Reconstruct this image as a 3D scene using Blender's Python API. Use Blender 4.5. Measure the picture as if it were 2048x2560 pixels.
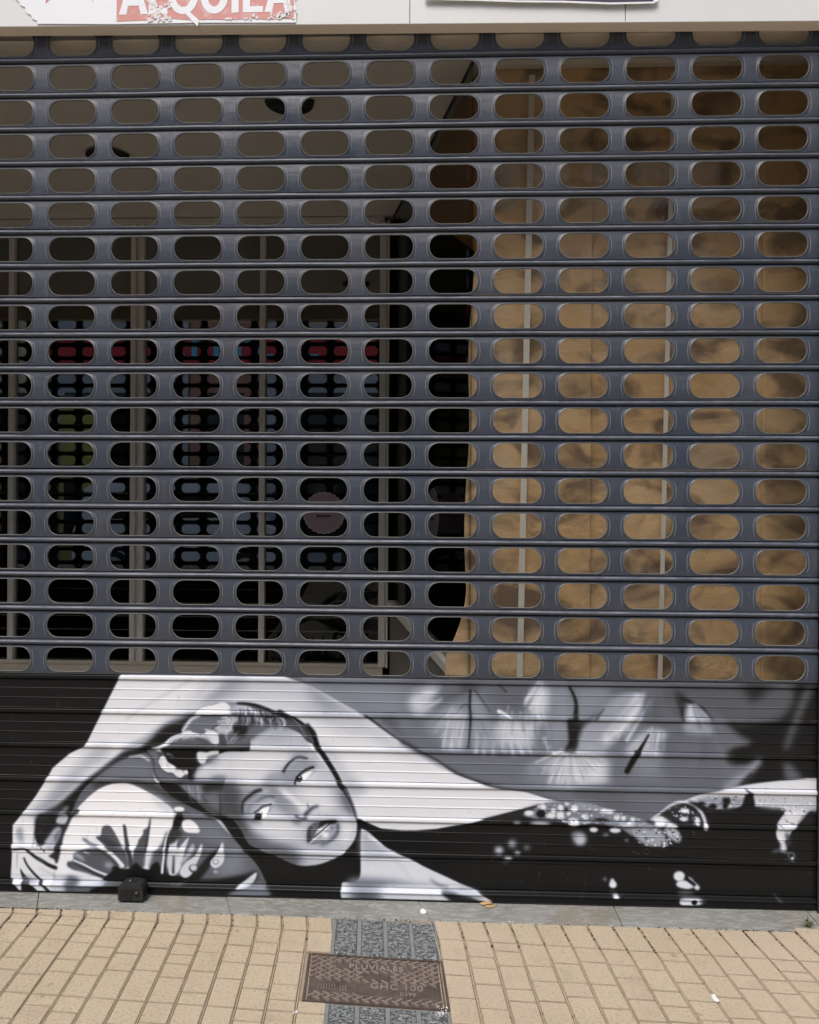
import bpy, bmesh, math, random
import numpy as np
from mathutils import Vector, Matrix, noise
rad=math.radians
for o in list(bpy.data.objects): bpy.data.objects.remove(o)
S=bpy.context.scene
# ------------------------------------------------------------- camera
cam_d=bpy.data.cameras.new("camera"); cam=bpy.data.objects.new("camera",cam_d); S.collection.objects.link(cam)
cam_d.sensor_fit='HORIZONTAL'; cam_d.sensor_width=36; cam_d.lens=2000/2048*36; cam_d.clip_start=.05; cam_d.clip_end=500
cam.matrix_world=Matrix.Translation((.06603,-2.64531,1.29088))@Matrix.Rotation(.037957,4,'Z')@Matrix.Rotation(-.000953,4,'X')@Matrix.Rotation(-.005508,4,'Y')@Matrix.Rotation(rad(90),4,'X')
S.camera=cam
# ------------------------------------------------------------- sky, sun, exposure
SUN_EL,SUN_AZ=rad(56),rad(198)      # azimuth clockwise from +Y: behind the photographer, a little to the left
w=bpy.data.worlds.new("World"); S.world=w; w.use_nodes=True
nt=w.node_tree; bg=nt.nodes['Background']; sky=nt.nodes.new('ShaderNodeTexSky'); sky.sky_type='NISHITA'; sky.sun_disc=False
sky.sun_elevation=SUN_EL; sky.sun_rotation=SUN_AZ; sky.air_density=1.0; sky.dust_density=3.5; sky.ozone_density=1.0
nt.links.new(sky.outputs[0],bg.inputs[0]); bg.inputs[1].default_value=.13
sd=bpy.data.lights.new("sun",'SUN'); sun=bpy.data.objects.new("sun",sd); S.collection.objects.link(sun)
sd.energy=1.25; sd.angle=rad(26); sd.color=(1,.97,.92)
dv=Vector((math.sin(SUN_AZ)*math.cos(SUN_EL),math.cos(SUN_AZ)*math.cos(SUN_EL),math.sin(SUN_EL)))
sun.rotation_euler=dv.to_track_quat('Z','Y').to_euler()
S.view_settings.view_transform='Standard'; S.view_settings.look='None'; S.view_settings.gamma=1; S.view_settings.exposure=.45
S.render.engine='CYCLES'; S.cycles.max_bounces=10; S.cycles.transparent_max_bounces=16
S.cycles.diffuse_bounces=5; S.cycles.glossy_bounces=5
# ------------------------------------------------------------- helpers
C=S.collection
def tag(o,label=None,cat=None,group=None,kind=None):
    if label:o['label']=label
    if cat:o['category']=cat
    if group:o['group']=group
    if kind:o['kind']=kind
    return o
def empty(name,loc,label,cat,group=None):
    o=bpy.data.objects.new(name,None);C.objects.link(o);o.location=loc;o.empty_display_size=.1
    return tag(o,label,cat,group)
def mesh_obj(name,V,Fc,mat,parent=None,smooth=False,mats=None,midx=None):
    me=bpy.data.meshes.new(name);me.from_pydata([tuple(map(float,v)) for v in V],[],[tuple(map(int,f)) for f in Fc])
    for m in (mats or [mat]):me.materials.append(m)
    if midx is not None:me.polygons.foreach_set('material_index',np.array(midx,dtype=np.int32))
    if smooth:me.polygons.foreach_set('use_smooth',[True]*len(me.polygons))
    me.update();o=bpy.data.objects.new(name,me);C.objects.link(o)
    if parent is not None:
        o.parent=parent;o.location=-parent.location
    return o
class MB:
    def __init__(s):s.v=[];s.f=[];s.m=[]
    def add(s,v,f,m=0):
        n=len(s.v);s.v+=[tuple(p) for p in v];s.f+=[tuple(i+n for i in q) for q in f];s.m+=[m]*len(f)
    def box(s,a,b,m=0,bev=0):
        (x0,y0,z0),(x1,y1,z1)=a,b
        if bev<=0:
            s.add([(x0,y0,z0),(x1,y0,z0),(x1,y1,z0),(x0,y1,z0),(x0,y0,z1),(x1,y0,z1),(x1,y1,z1),(x0,y1,z1)],
                  [(0,3,2,1),(4,5,6,7),(0,1,5,4),(1,2,6,5),(2,3,7,6),(3,0,4,7)],m);return
        bm=bmesh.new();bmesh.ops.create_cube(bm,size=1)
        for v in bm.verts:v.co=Vector((x0+(v.co.x+.5)*(x1-x0),y0+(v.co.y+.5)*(y1-y0),z0+(v.co.z+.5)*(z1-z0)))
        bmesh.ops.bevel(bm,geom=bm.edges[:],offset=bev,segments=2,profile=.6,affect='EDGES')
        bm.verts.index_update();s.add([v.co[:] for v in bm.verts],[[v.index for v in f.verts] for f in bm.faces],m);bm.free()
    def prism(s,pts,y0,y1,m=0):     # outline in x,z pushed along y (front y0)
        n=len(pts);a=sum(pts[i][0]*pts[(i+1)%n][1]-pts[(i+1)%n][0]*pts[i][1] for i in range(n))
        if a<0:pts=pts[::-1]
        s.add([(x,y0,z) for x,z in pts]+[(x,y1,z) for x,z in pts],[list(range(n)),list(range(2*n-1,n-1,-1))]+[(i,i+n,(i+1)%n+n,(i+1)%n) for i in range(n)],m)
    def cyl(s,c,r,h,axis='Z',n=24,m=0,r2=None):
        r2=r if r2 is None else r2;v=[];c=Vector(c)
        ax={'X':Matrix.Rotation(rad(90),3,'Y'),'Y':Matrix.Rotation(rad(-90),3,'X'),'Z':Matrix.Identity(3)}[axis]
        for k,(rr,z) in enumerate(((r,0),(r2,h))):
            for i in range(n):
                a=2*math.pi*i/n;v.append(c+ax@Vector((rr*math.cos(a),rr*math.sin(a),z)))
        s.add(v,[list(range(n-1,-1,-1)),list(range(n,2*n))]+[(i,(i+1)%n,(i+1)%n+n,i+n) for i in range(n)],m)
    def build(s,name,mat,parent=None,smooth=False,mats=None):
        return mesh_obj(name,s.v,s.f,mat,parent,smooth,mats,s.m if mats else None)
class Mat:
    def __init__(s,name,col=(.5,.5,.5),rough=.6,metal=0,spec=.5):
        s.m=bpy.data.materials.new(name);s.m.use_nodes=True;s.t=s.m.node_tree;s.b=s.t.nodes['Principled BSDF']
        s.b.inputs['Base Color'].default_value=(*col,1);s.b.inputs['Roughness'].default_value=rough;s.b.inputs['Metallic'].default_value=metal
        s.b.inputs['Specular IOR Level'].default_value=spec;s.pos=None
    def n(s,t,**k):
        x=s.t.nodes.new(t)
        for a,b in k.items():setattr(x,a,b)
        return x
    def l(s,a,b):s.t.links.new(a,b)
    def coord(s,scale=(1,1,1)):
        g=s.n('ShaderNodeNewGeometry');mp=s.n('ShaderNodeMapping');mp.inputs['Scale'].default_value=scale;s.l(g.outputs['Position'],mp.inputs['Vector']);return mp.outputs[0]
    def noise(s,sc,det=4,rough=.55,scale=(1,1,1),dist=0):
        x=s.n('ShaderNodeTexNoise');x.inputs['Scale'].default_value=sc;x.inputs['Detail'].default_value=det;x.inputs['Roughness'].default_value=rough;x.inputs['Distortion'].default_value=dist
        s.l(s.coord(scale),x.inputs['Vector']);return x.outputs['Fac']
    def ramp(s,fac,stops):
        r=s.n('ShaderNodeValToRGB');e=r.color_ramp.elements
        while len(e)<len(stops):e.new(.5)
        for i,(p,c) in enumerate(stops):e[i].position=p;e[i].color=(*c,1) if len(c)==3 else c
        s.l(fac,r.inputs[0]);return r.outputs[0]
    def mix(s,f,a,b,mode='MIX'):
        x=s.n('ShaderNodeMix',data_type='RGBA',blend_type=mode)
        for inp,v in ((x.inputs[0],f),(x.inputs[6],a),(x.inputs[7],b)):
            if isinstance(v,bpy.types.NodeSocket):s.l(v,inp)
            elif isinstance(v,(int,float)):inp.default_value=v
            else:inp.default_value=(*v,1)
        return x.outputs[2]
    def base(s,c):s.l(c,s.b.inputs['Base Color']);return s
    def rough(s,c):s.l(c,s.b.inputs['Roughness']);return s
    def bump(s,h,st=.3,d=.01):
        b=s.n('ShaderNodeBump');b.inputs['Strength'].default_value=st;b.inputs['Distance'].default_value=d;s.l(h,b.inputs['Height']);s.l(b.outputs[0],s.b.inputs['Normal']);return s
def g2(a,b=None):
    b=a if b is None else b;return (a,a,b)
# ------------------------------------------------------------- materials
M={}
def slat_mat(name,c0,c1,rough):
    m=Mat(name,c0,rough)
    k=m.noise(3.0,6,.6,(1,1,.35));k2=m.noise(60,3,.6,(1,1,.25))
    col=m.mix(m.ramp(k,[(.35,(0,0,0)),(.68,(1,1,1))]),c0,c1)
    col=m.mix(m.ramp(k2,[(.58,(0,0,0)),(.8,(.5,.5,.5))]),col,tuple(min(1,v*1.6+.02) for v in c1))
    m.base(col);m.rough(m.ramp(k,[(.3,(rough-.06,)*3),(.7,(rough+.12,)*3)]))
    col=m.mix(m.ramp(m.noise(16,6,.75,(1,1,.18)),[(.56,(0,0,0)),(.72,(.45,.45,.45))]),col,(.135,.13,.125))
    col=m.mix(m.ramp(m.noise(1.1,3,.5),[(.4,(0,0,0)),(.65,(.4,.4,.4))]),col,(.05,.052,.062));m.base(col)
    m.bump(m.noise(7,3,.5,(1,1,2.5)),.16,.02)
    return m.m
M['slat']=slat_mat('grey_blue_shutter_paint',(.042,.055,.081),(.064,.075,.096),.40)
M['edge']=Mat('worn_lit_hole_edge',(.15,.15,.145),.45).m  # worn hole rim; the light it catches is painted in as paler grey
cm=Mat('slat_crest_highlight',(.16,.165,.19),.33);cm.base(cm.mix(cm.ramp(cm.noise(9,5,.7,(1,1,.2)),[(.4,(0,0,0)),(.65,(1,1,1))]),(.06,.066,.085),(.18,.185,.21)));M['crest']=cm.m  # highlight along the bead, painted as a patchy pale crest colour
M['arc']=Mat('pale_slat_arc',(.19,.195,.22),.4).m  # pressed arcs get a paler grey than the slat
pm=Mat('mural_paint',(.5,.5,.5),.30,0,.16);at=pm.n('ShaderNodeAttribute',attribute_name='paint')
pm.base(pm.mix(pm.ramp(pm.noise(7,6,.62),[(.3,(0,0,0)),(.75,(.22,.22,.22))]),at.outputs['Color'],pm.mix(1.0,at.outputs['Color'],(.80,.80,.82),'MULTIPLY')))
pm.bump(pm.noise(180,2,.5,(1,1,2)),.06,.002)
mixd=pm.mix(pm.ramp(pm.noise(34,6,.8,(1,1,.35)),[(.60,(0,0,0)),(.74,(.38,.38,.38))]),pm.b.inputs['Base Color'].links[0].from_socket,(.16,.145,.125));pm.base(mixd);M['mural']=pm.m
m=Mat('white_fascia',(.80,.80,.77),.35);m.base(m.mix(m.ramp(m.noise(2.2,5,.6),[(.35,(0,0,0)),(.8,(1,1,1))]),(.79,.80,.78),(.735,.745,.715)));M['fascia']=m.m
M['cream']=Mat('cream_soffit_paint',(.80,.72,.61),.5).m
m=Mat('ceiling_paint',(.66,.58,.48),.7);m.base(m.mix(m.noise(3,4),(.74,.70,.64),(.68,.64,.58)));M['ceil']=m.m
M['gap']=Mat('dark_gap',(.02,.02,.02),.8).m
M['frame']=Mat('grey_aluminium',(.74,.72,.67),.4,.1).m
M['sill']=Mat('beige_marble_sill',(.62,.57,.48),.3).m
M['plinth']=Mat('grey_brown_plinth',(.16,.15,.13),.5).m
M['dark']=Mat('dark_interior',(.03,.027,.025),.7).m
M['rail']=Mat('black_rail',(.02,.02,.024),.5).m
M['black']=Mat('black_plastic',(.022,.022,.023),.42).m
M['knob']=Mat('grey_stud',(.12,.12,.12),.4,.5).m
def stone(name,a,b,c,sc,bumpd=.002,bs=.4,rough=.75):
    m=Mat(name,a,rough);k=m.noise(sc,8,.7);k2=m.noise(sc*9,4,.7)
    col=m.mix(m.ramp(k,[(.32,(0,0,0)),(.7,(1,1,1))]),a,b);col=m.mix(m.ramp(k2,[(.5,(0,0,0)),(.78,(.8,.8,.8))]),col,c)
    m.base(col);m.bump(k2,bs,bumpd);return m.m
def thr():
    m=Mat('grey_green_threshold_stone',(.25,.25,.22),.8);k=m.noise(4,8,.7);k2=m.noise(48,5,.7,(.45,1.6,1),dist=.8);k3=m.noise(70,3,.7)
    col=m.mix(m.ramp(k,[(.35,(0,0,0)),(.65,(1,1,1))]),(.19,.19,.155),(.29,.29,.265));col=m.mix(m.ramp(k2,[(.48,(0,0,0)),(.60,(.7,.7,.7))]),col,(.40,.40,.385));col=m.mix(m.ramp(m.noise(3,3,.5,(1,.3,1)),[(.55,(0,0,0)),(.7,(.5,.5,.5))]),col,(.30,.25,.18))
    col=m.mix(m.ramp(k3,[(.60,(0,0,0)),(.72,(.7,.7,.7))]),col,(.12,.12,.10));m.base(col);m.bump(k2,.6,.004);return m.m
M['thresh']=thr()
M['grout']=stone('dirty_joint',(.34,.27,.19),(.44,.355,.26),(.10,.08,.06),22,.003,.8,.95)
def tile_mat(name,a,b,c,dark,ripple):
    m=Mat(name,a,.85);sep=m.n('ShaderNodeAttribute',attribute_name='tint')
    k=m.noise(2.4,6,.6);col=m.mix(m.ramp(k,[(.3,(0,0,0)),(.72,(1,1,1))]),a,b)
    col=m.mix(m.ramp(sep.outputs['Fac'],[(0,(0,0,0)),(1,(.45,.45,.45))]),col,c)
    k2=m.noise(105,3,.75,(1,1.8,1));col=m.mix(m.ramp(k2,[(.52,(0,0,0)),(.68,(.85,.85,.85))]),col,dark)
    k5=m.noise(70,2,.6,(1,1.5,1));col=m.mix(m.ramp(k5,[(.6,(0,0,0)),(.8,(.4,.4,.4))]),col,(.72,.60,.46))
    k3=m.noise(9,6,.7);col=m.mix(m.ramp(k3,[(.54,(0,0,0)),(.8,(.5,.5,.5))]),col,dark)
    k4=m.noise(26,2,.4);col=m.mix(m.ramp(k4,[(.70,(0,0,0)),(.76,(.6,.6,.6))]),col,(.2,.15,.10))
    k6=m.noise(1.3,3,.5);col=m.mix(m.ramp(k6,[(.45,(0,0,0)),(.7,(.5,.5,.5))]),col,(.56,.45,.34))
    m.base(col);m.bump(m.noise(ripple,4,.65,(1,1.9,1)),.8,.005);return m.m
M['tile']=tile_mat('beige_paving',(.525,.435,.295),(.59,.495,.345),(.51,.40,.29),(.27,.195,.12),90)
m=Mat('grey_relief_paving',(.2,.22,.23),.8);v=m.n('ShaderNodeTexVoronoi',feature='SMOOTH_F1');v.inputs['Scale'].default_value=95;v.inputs['Smoothness'].default_value=.4
m.l(m.coord((1,1.15,1)),v.inputs['Vector']);nn=m.noise(85,2,.5,(1,1.5,1),dist=1.2)
h=m.n('ShaderNodeMath',operation='MULTIPLY');m.l(v.outputs['Distance'],h.inputs[0]);m.l(nn,h.inputs[1])
m.base(m.mix(m.ramp(nn,[(.44,(0,0,0)),(.56,(1,1,1))]),(.075,.082,.085),(.30,.315,.31)));m.bump(nn,1.0,.010);M['grey']=m.m
M['band']=stone('grey_smooth_paving',(.19,.20,.195),(.26,.27,.26),(.13,.135,.13),14,.001,.2)
M['asphalt']=stone('asphalt',(.055,.055,.056),(.08,.08,.08),(.12,.12,.12),20,.003,.6,.9)
m=Mat('rusty_cast_iron',(.2,.16,.14),.62,.25);k=m.noise(14,6,.7);m.base(m.mix(m.ramp(k,[(.35,(0,0,0)),(.68,(1,1,1))]),(.085,.062,.052),(.155,.12,.10)));m.bump(m.noise(160,3),.35,.003);M['iron']=m.m  # rust tones, darkened to paint in the shade between the raised bars
m=Mat('worn_iron_relief',(.3,.25,.22),.5,.3);m.base(m.mix(m.noise(30,4),(.20,.145,.115),(.42,.35,.30)));M['iron2']=m.m
M['joint']=stone('sandy_joint',(.31,.245,.17),(.42,.34,.245),(.16,.125,.09),18,.002,.5,.95)
M['iron3']=Mat('rubbed_iron_letters',(.36,.30,.26),.5,.3).m
# paper, glass
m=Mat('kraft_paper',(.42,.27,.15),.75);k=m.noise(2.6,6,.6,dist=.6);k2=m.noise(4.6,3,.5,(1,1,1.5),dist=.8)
col=m.mix(m.ramp(k,[(.3,(0,0,0)),(.7,(1,1,1))]),(.74,.46,.22),(.85,.60,.355));col=m.mix(m.ramp(k2,[(.47,(0,0,0)),(.66,(.78,.78,.78))]),col,(.12,.085,.07))  # dark smudges paint the shutter's soft shadow and reflection into the paper colour
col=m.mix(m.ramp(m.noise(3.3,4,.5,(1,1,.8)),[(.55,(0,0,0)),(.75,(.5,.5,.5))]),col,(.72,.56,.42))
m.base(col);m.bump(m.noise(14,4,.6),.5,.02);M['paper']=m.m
m=Mat('orange_brown_paper',(.50,.2,.06),.6);m.base(m.mix(m.noise(5,4),(.55,.24,.07),(.42,.15,.06)));M['paper2']=m.m
M['tape']=Mat('white_tape',(.85,.80,.72),.4).m
def glass(name,tint,ior=1.5,boost=1.0):
    m=bpy.data.materials.new(name);m.use_nodes=True;t=m.node_tree;t.nodes.clear()
    o=t.nodes.new('ShaderNodeOutputMaterial');mx=t.nodes.new('ShaderNodeMixShader');tr=t.nodes.new('ShaderNodeBsdfTransparent');gl=t.nodes.new('ShaderNodeBsdfGlossy')
    lw=t.nodes.new('ShaderNodeLayerWeight');lw.inputs[0].default_value=.5;pw=t.nodes.new('ShaderNodeMath');pw.operation='POWER';pw.inputs[1].default_value=5;t.links.new(lw.outputs['Facing'],pw.inputs[0]);fr=t.nodes.new('ShaderNodeMath');fr.operation='ADD';fr.inputs[1].default_value=.04;t.links.new(pw.outputs[0],fr.inputs[0]);mu=t.nodes.new('ShaderNodeMath');mu.operation='MULTIPLY';mu.inputs[1].default_value=boost;mu.use_clamp=True
    tr.inputs[0].default_value=(*tint,1);gl.inputs['Roughness'].default_value=0.0;gl.inputs[0].default_value=(1,1,1,1)
    t.links.new(fr.outputs[0],mu.inputs[0]);t.links.new(mu.outputs[0],mx.inputs[0]);t.links.new(tr.outputs[0],mx.inputs[1]);t.links.new(gl.outputs[0],mx.inputs[2]);t.links.new(mx.outputs[0],o.inputs[0]);return m
M['glass']=glass('shop_glass',(.72,.76,.74),1.5,3.7);M['glass3']=glass('side_glass',(.75,.77,.75),1.5,.22)
M['glass2']=glass('display_glass',(.98,.99,.985),1.5,.7)
# ------------------------------------------------------------- numbers of the place (metres)
D=.21346; P=.115; Z0=2.85585          # hole spacing, slat pitch, middle of the topmost slat
NC0,NC1=-12,12                          # hole columns
XL=(NC0-.5-6.5)*D; XR=(NC1+.5-6.5)*D   # ends of the curtain
K=-.0848; SH=.065                      # paving joints: u = x - K*y ; v = y + SH*x
# ------------------------------------------------------------- ground
def flat(name,x0,y0,x1,y1,z,mat,n=1):
    o=mesh_obj(name,[(x0,y0,z),(x1,y0,z),(x1,y1,z),(x0,y1,z)],[(0,1,2,3)],mat);return tag(o,kind='structure')
flat('ground',-150,-150,150,150,-.16,M['asphalt'])
flat('road',-60,-10.6,60,-4.6,-.15,M['asphalt'])
def slab(name,x0,y0,x1,y1,z0,z1,mat):
    b=MB();b.box((x0,y0,z0),(x1,y1,z1));o=b.build(name,mat);return tag(o,kind='structure')
slab('kerb',-30,-4.6,30,-4.42,-.14,-.002,M['band'])
slab('opposite_pavement',-30,-13,30,-10.6,-.14,0,M['tile'])
slab('pavement_bed',-30,-4.42,30,.02,-.14,-.0065,M['grout'])
# paving cells: strips between the lengthwise joints, cut across at their own places
u0,du=-1.302,.07942
bounds=[-.03,-.225,-.42,-.615,-.81,-1.005,-1.2]
cells=MB();gcell=MB();band=MB();tint=[]
def cell(mb,ua,ub,va,vb,top,t,bev=.004):
    # corners from (u,v):  x = u + K*y, y = v - SH*x
    def xy(u,v):
        y=(v-SH*u)/(1+SH*K);return u+K*y,y
    A=[(ua,va),(ub,va),(ub,vb),(ua,vb)]
    lo=[xy(*p) for p in A];cu,cv=(ua+ub)/2,(va+vb)/2
    hi=[xy(u+(bev if u<cu else -bev),v+(bev if v<cv else -bev)) for u,v in A]
    if max(p[1] for p in hi)>-.104+0: 
        lo=[(x,min(y,-.1225-.011*x-.0)) for x,y in lo];hi=[(x,min(y,-.1255-.011*x)) for x,y in hi]
        if abs(lo[0][1]-lo[3][1])<.012:return
    r=random.random;dz=(r()-.5)*.0012
    v=[(x,y,-.02) for x,y in lo]+[(x,y,top-.0022) for x,y in lo]+[(x,y,top+dz+(r()-.5)*.0008) for x,y in hi]
    f=[(0,1,5,4),(1,2,6,5),(2,3,7,6),(3,0,4,7),(4,5,9,8),(5,6,10,9),(6,7,11,10),(7,4,8,11),(8,9,10,11)]
    mb.add(v,f)
    if mb is cells:mb.m[-9:]=[1,0,1,0,1,0,1,0,0] if (vb-va)<.3 else [0]*9
    if mb is cells:tint.extend([t]*9)
random.seed(5)
def inside_cover(ua,ub,va,vb):return ub>-.340 and ua<.055 and va<-.338 and vb>-.570
for n in range(-20,52):
    ua=u0+n*du;ub=ua+du
    grey=13<=n<=16
    v=.06;row=0
    tile_off=(0 if (n//5)%2==0 else .195)
    # cross joints of this strip
    cuts=[.14,-.03+random.uniform(-.004,.004)]
    vv=-.03 if grey else -.225
    if not grey:
        cuts.append(-.225)
        k=0
        while vv>-4.3:
            tile_t=vv-.395
            seg=[];a=0
            while True:
                a+=random.choice([.048,.062,.078,.088,.095,.104,.112])+random.uniform(-.006,.006)
                if a>.395-.042:break
                seg.append(vv-a)
            cuts+=seg;cuts.append(tile_t);vv=tile_t
        cuts=sorted(set(cuts),reverse=True)
        if n<13 or n>16:
            dirty=n%5==3
            for q in range(11):
                if not (n in(12,) and q==0 and False):
                    ja=.06-q*.39;jb=ja-.3885
                    if not inside_cover(ua-.001,ua+.001,jb,ja) and not(dirty and random.random()<.6):cell(cells,ua-.0017,ua+.0017,jb,ja,-.0012,.9,.0006)
            for i in range(len(cuts)-1):
                va,vb=cuts[i+1]+.0017,cuts[i]-.0017
                if n==12 and inside_cover(ua,ub,va,vb):
                    if vb>-.345: va=max(va,-.3355)
                    elif va<-.56 : vb=min(vb,-.572)
                    if inside_cover(ua,ub,va+.001,vb-.001) or vb-va<.01: continue
                elif inside_cover(ua,ub,va,vb) and 12<n<17: continue
                cell(cells,ua+.0038,ub-.0038,va,vb,0,random.random(),.0019)
    else:
        yy=-.06;rows=[(-.165,-.06),(-.3355,-.168),(-.622,-.573),(-.80,-.625)]+[(-.80-.178*(q+1),-.803-.178*q) for q in range(18)]
        rows=[(-.133,-.04)]+[(-.335,-.136)]+rows[2:]
        for va,vb in rows:
            cell(gcell,ua+.0075,ub-.0075,va+.003,vb-.003,-.001,0,.003)
            cell(band,ua-.0065,ua+.0065,va,vb,-.0015,0,.001)
            if n==16:cell(band,ub-.0065,ub+.001,va,vb,-.0015,0,.001)
            cell(band,ua+.0068,ub-.0068,vb-.0022,vb+.0008,-.0018,0,.0005)
pav=cells.build('pavement',None,mats=[M['tile'],M['joint']]);tag(pav,kind='structure')
ta=pav.data.attributes.new('tint','FLOAT','FACE');ta.data.foreach_set('value',tint)
b2=MB();b2.v=gcell.v;b2.f=gcell.f;b2.m=[0]*len(gcell.f);b2.add(band.v,band.f,1)
tag(b2.build('drain_paving_strip',None,mats=[M['grey'],M['band']]),kind='structure')
# threshold stones under the shutter
ths=MB();random.seed(2)
jx=[-5.2,-2.5,-1.277,-.640,.0,.642,1.262,2.2,3.4]
for i in range(len(jx)-1):
    a,b_=jx[i]+.0015,jx[i+1]-.0015;top=-.0005+random.uniform(-.001,.001)
    fr=lambda x:-.121-.0115*x+random.uniform(-.0015,.0015)
    n=10;V=[];F_=[]
    xs=[a+(b_-a)*k/n for k in range(n+1)]
    lean=.045 if i in(1,2,3) else 0
    for k,x in enumerate(xs):
        s_=(lean if k==n else 0);s0=(0.045 if (k==0 and i in(2,3,4)) else 0)
        e=s_+s0;f=fr(x)
        V+=[(x,.30,top),(x,0.0,top),(x+e,f+.004,top),(x+e,f,top-.005),(x+e,f,-.1)]
    for k in range(n):
        for q in range(4):F_.append((k*5+q,k*5+q+1,(k+1)*5+q+1,(k+1)*5+q))
    ths.add(V,F_)
tag(ths.build('threshold',M['thresh']),kind='structure')
# ------------------------------------------------------------- drain cover
cov=empty('drain_cover',(-.12,-.45,0),'rusty rectangular cast iron rainwater cover set in the grey paving strip','drain cover')
def uv(u,v,z):
    y=(v-SH*u)/(1+SH*K);return (u+K*y,y,z)
def ubox(mb,ua,ub,va,vb,z0,z1,m=0,ang=0):
    if ang:
        cu,cv=(ua+ub)/2,(va+vb)/2;c,s_=math.cos(ang),math.sin(ang)
        q=[(cu+(a-cu)*c-(b-cv)*s_,cv+(a-cu)*s_+(b-cv)*c) for a,b in ((ua,va),(ub,va),(ub,vb),(ua,vb))]
    else:q=[(ua,va),(ub,va),(ub,vb),(ua,vb)]
    e=.0012;cu=sum(p[0] for p in q)/4;cv=sum(p[1] for p in q)/4
    t=[(a+(e if a<cu else -e),b+(e if b<cv else -e)) for a,b in q]
    mb.add([uv(a,b,z0) for a,b in q]+[uv(a,b,z1) for a,b in t],[(0,1,5,4),(1,2,6,5),(2,3,7,6),(3,0,4,7),(4,5,6,7)],m)
U0,U1,V0,V1=-.3385,.0535,-.5665,-.341
pl=MB();ubox(pl,U0+.012,U1-.018,V0+.010,V1-.006,-.02,-.0058);pl.build('plate',M['iron'],cov)
fr=MB()
ubox(fr,U0,U0+.009,V0,V1,-.02,-.0005);ubox(fr,U1-.008,U1,V0,V1,-.02,-.0005);ubox(fr,U1-.016,U1-.0115,V0+.004,V1-.004,-.02,-.001)
ubox(fr,U0+.0092,U1-.0082,V1-.0055,V1,-.02,-.0008);ubox(fr,U0+.0092,U1-.0082,V0,V0+.0055,-.02,-.0008)
fr.build('frame',M['iron'],cov)
rl=MB();random.seed(3)
plates=[(-.242,-.038,-.411,-.381),(-.175,-.105,-.452,-.428),(-.322,-.190,-.520,-.470),(-.185,.018,-.523,-.466)]
r_=0;v=V1-.018
while v>V0+.014:
    u=U0+.022+(.016 if r_%2 else 0);k=0
    while u<U1-.026:
        ok=all(not(a-.008<u<b+.008 and c-.004<v<d+.004) for a,b,c,d in plates)
        if ok:
            L=.0125;ang=.62 if r_%2==0 else -.62
            ubox(rl,u-L,u+L,v-.0023,v+.0023,-.0060,-.0006,0,ang)
        u+=.0262;k+=1
    v-=.0112;r_+=1
rl.build('tread_relief',M['iron2'],cov)['kind']='stuff'
def text_mesh(txt,size,depth,name,mat,parent,conv,bold=0,spacing=1.0):
    cu=bpy.data.curves.new(name,'FONT');cu.body=txt;cu.size=size;cu.extrude=depth;cu.offset=bold;cu.align_x='CENTER';cu.align_y='CENTER';cu.space_character=spacing
    to=bpy.data.objects.new(name,cu);C.objects.link(to);bpy.context.view_layer.update()
    dg=bpy.context.evaluated_depsgraph_get();me=bpy.data.meshes.new_from_object(to.evaluated_get(dg));bpy.data.objects.remove(to)
    V=[conv(*v.co) for v in me.vertices];F_=[tuple(p.vertices) for p in me.polygons]
    bpy.data.meshes.remove(me);return mesh_obj(name,V,F_,mat,parent)
tp=MB()
for a,b,c,d in plates[:1]+plates[2:]:ubox(tp,a,b,c,d,-.006,-.0040)
ubox(tp,-.175,-.105,-.452,-.428,-.0045,-.0012)
tp.build('name_plate',M['iron'],cov)
def onplate(cu,cv,sy=1.0):return lambda x,y,z:uv(cu+x,cv+y*sy,-.0024+z)
text_mesh('PLUVIALES',.030,.0012,'lettering',M['iron3'],cov,onplate(-.140,-.3955),.0004,1.12)
text_mesh('GHC 100',.034,.0012,'lettering',M['iron2'],cov,onplate(-.085,-.482),.0004,1.1)
text_mesh('0390',.020,.0012,'lettering',M['iron2'],cov,onplate(-.055,-.511),.0003,1.1)
em=MB()
for i in range(11):
    if i==7:continue
    ubox(em,-.300+i*.0075,-.2965+i*.0075,-.508+.002*abs(i-5)/5,-.485-.002*abs(i-5)/5,-.0045,-.0012)
em.build('emblem',M['iron2'],cov)
# ------------------------------------------------------------- mural painting computed on the shutter
# ---- the painted picture: brush shapes in millimetres on the shutter (x, z)
GX0,GZ0,GS=-1500.0,-6.0,2.0
GW,GH=1415,380
def smooth_pts(p,closed,n=5):
    p=np.array(p,float);m=len(p)
    if m<3:return p
    out=[]
    rng=range(m) if closed else range(m-1)
    for i in rng:
        if closed:a,b,c,d=p[(i-1)%m],p[i],p[(i+1)%m],p[(i+2)%m]
        else:a,b,c,d=p[max(i-1,0)],p[i],p[i+1],p[min(i+2,m-1)]
        for k in range(n):
            t=k/n
            out.append(.5*((2*b)+(c-a)*t+(2*a-5*b+4*c-d)*t*t+(3*b-a-3*c+d)*t**3))
    if not closed:out.append(p[-1])
    return np.array(out)
def blur1(a,s):
    r=int(max(1,math.ceil(s*2.6)));k=np.exp(-.5*(np.arange(-r,r+1)/s)**2);k/=k.sum()
    for ax in (0,1):
        pad=[(0,0),(0,0)];pad[ax]=(r,r)
        b=np.pad(a,pad,mode='edge');o=np.zeros_like(a)
        for i,w in enumerate(k):
            o+=w*(b[i:i+a.shape[0],:] if ax==0 else b[:,i:i+a.shape[1]])
        a=o
    return a
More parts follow.
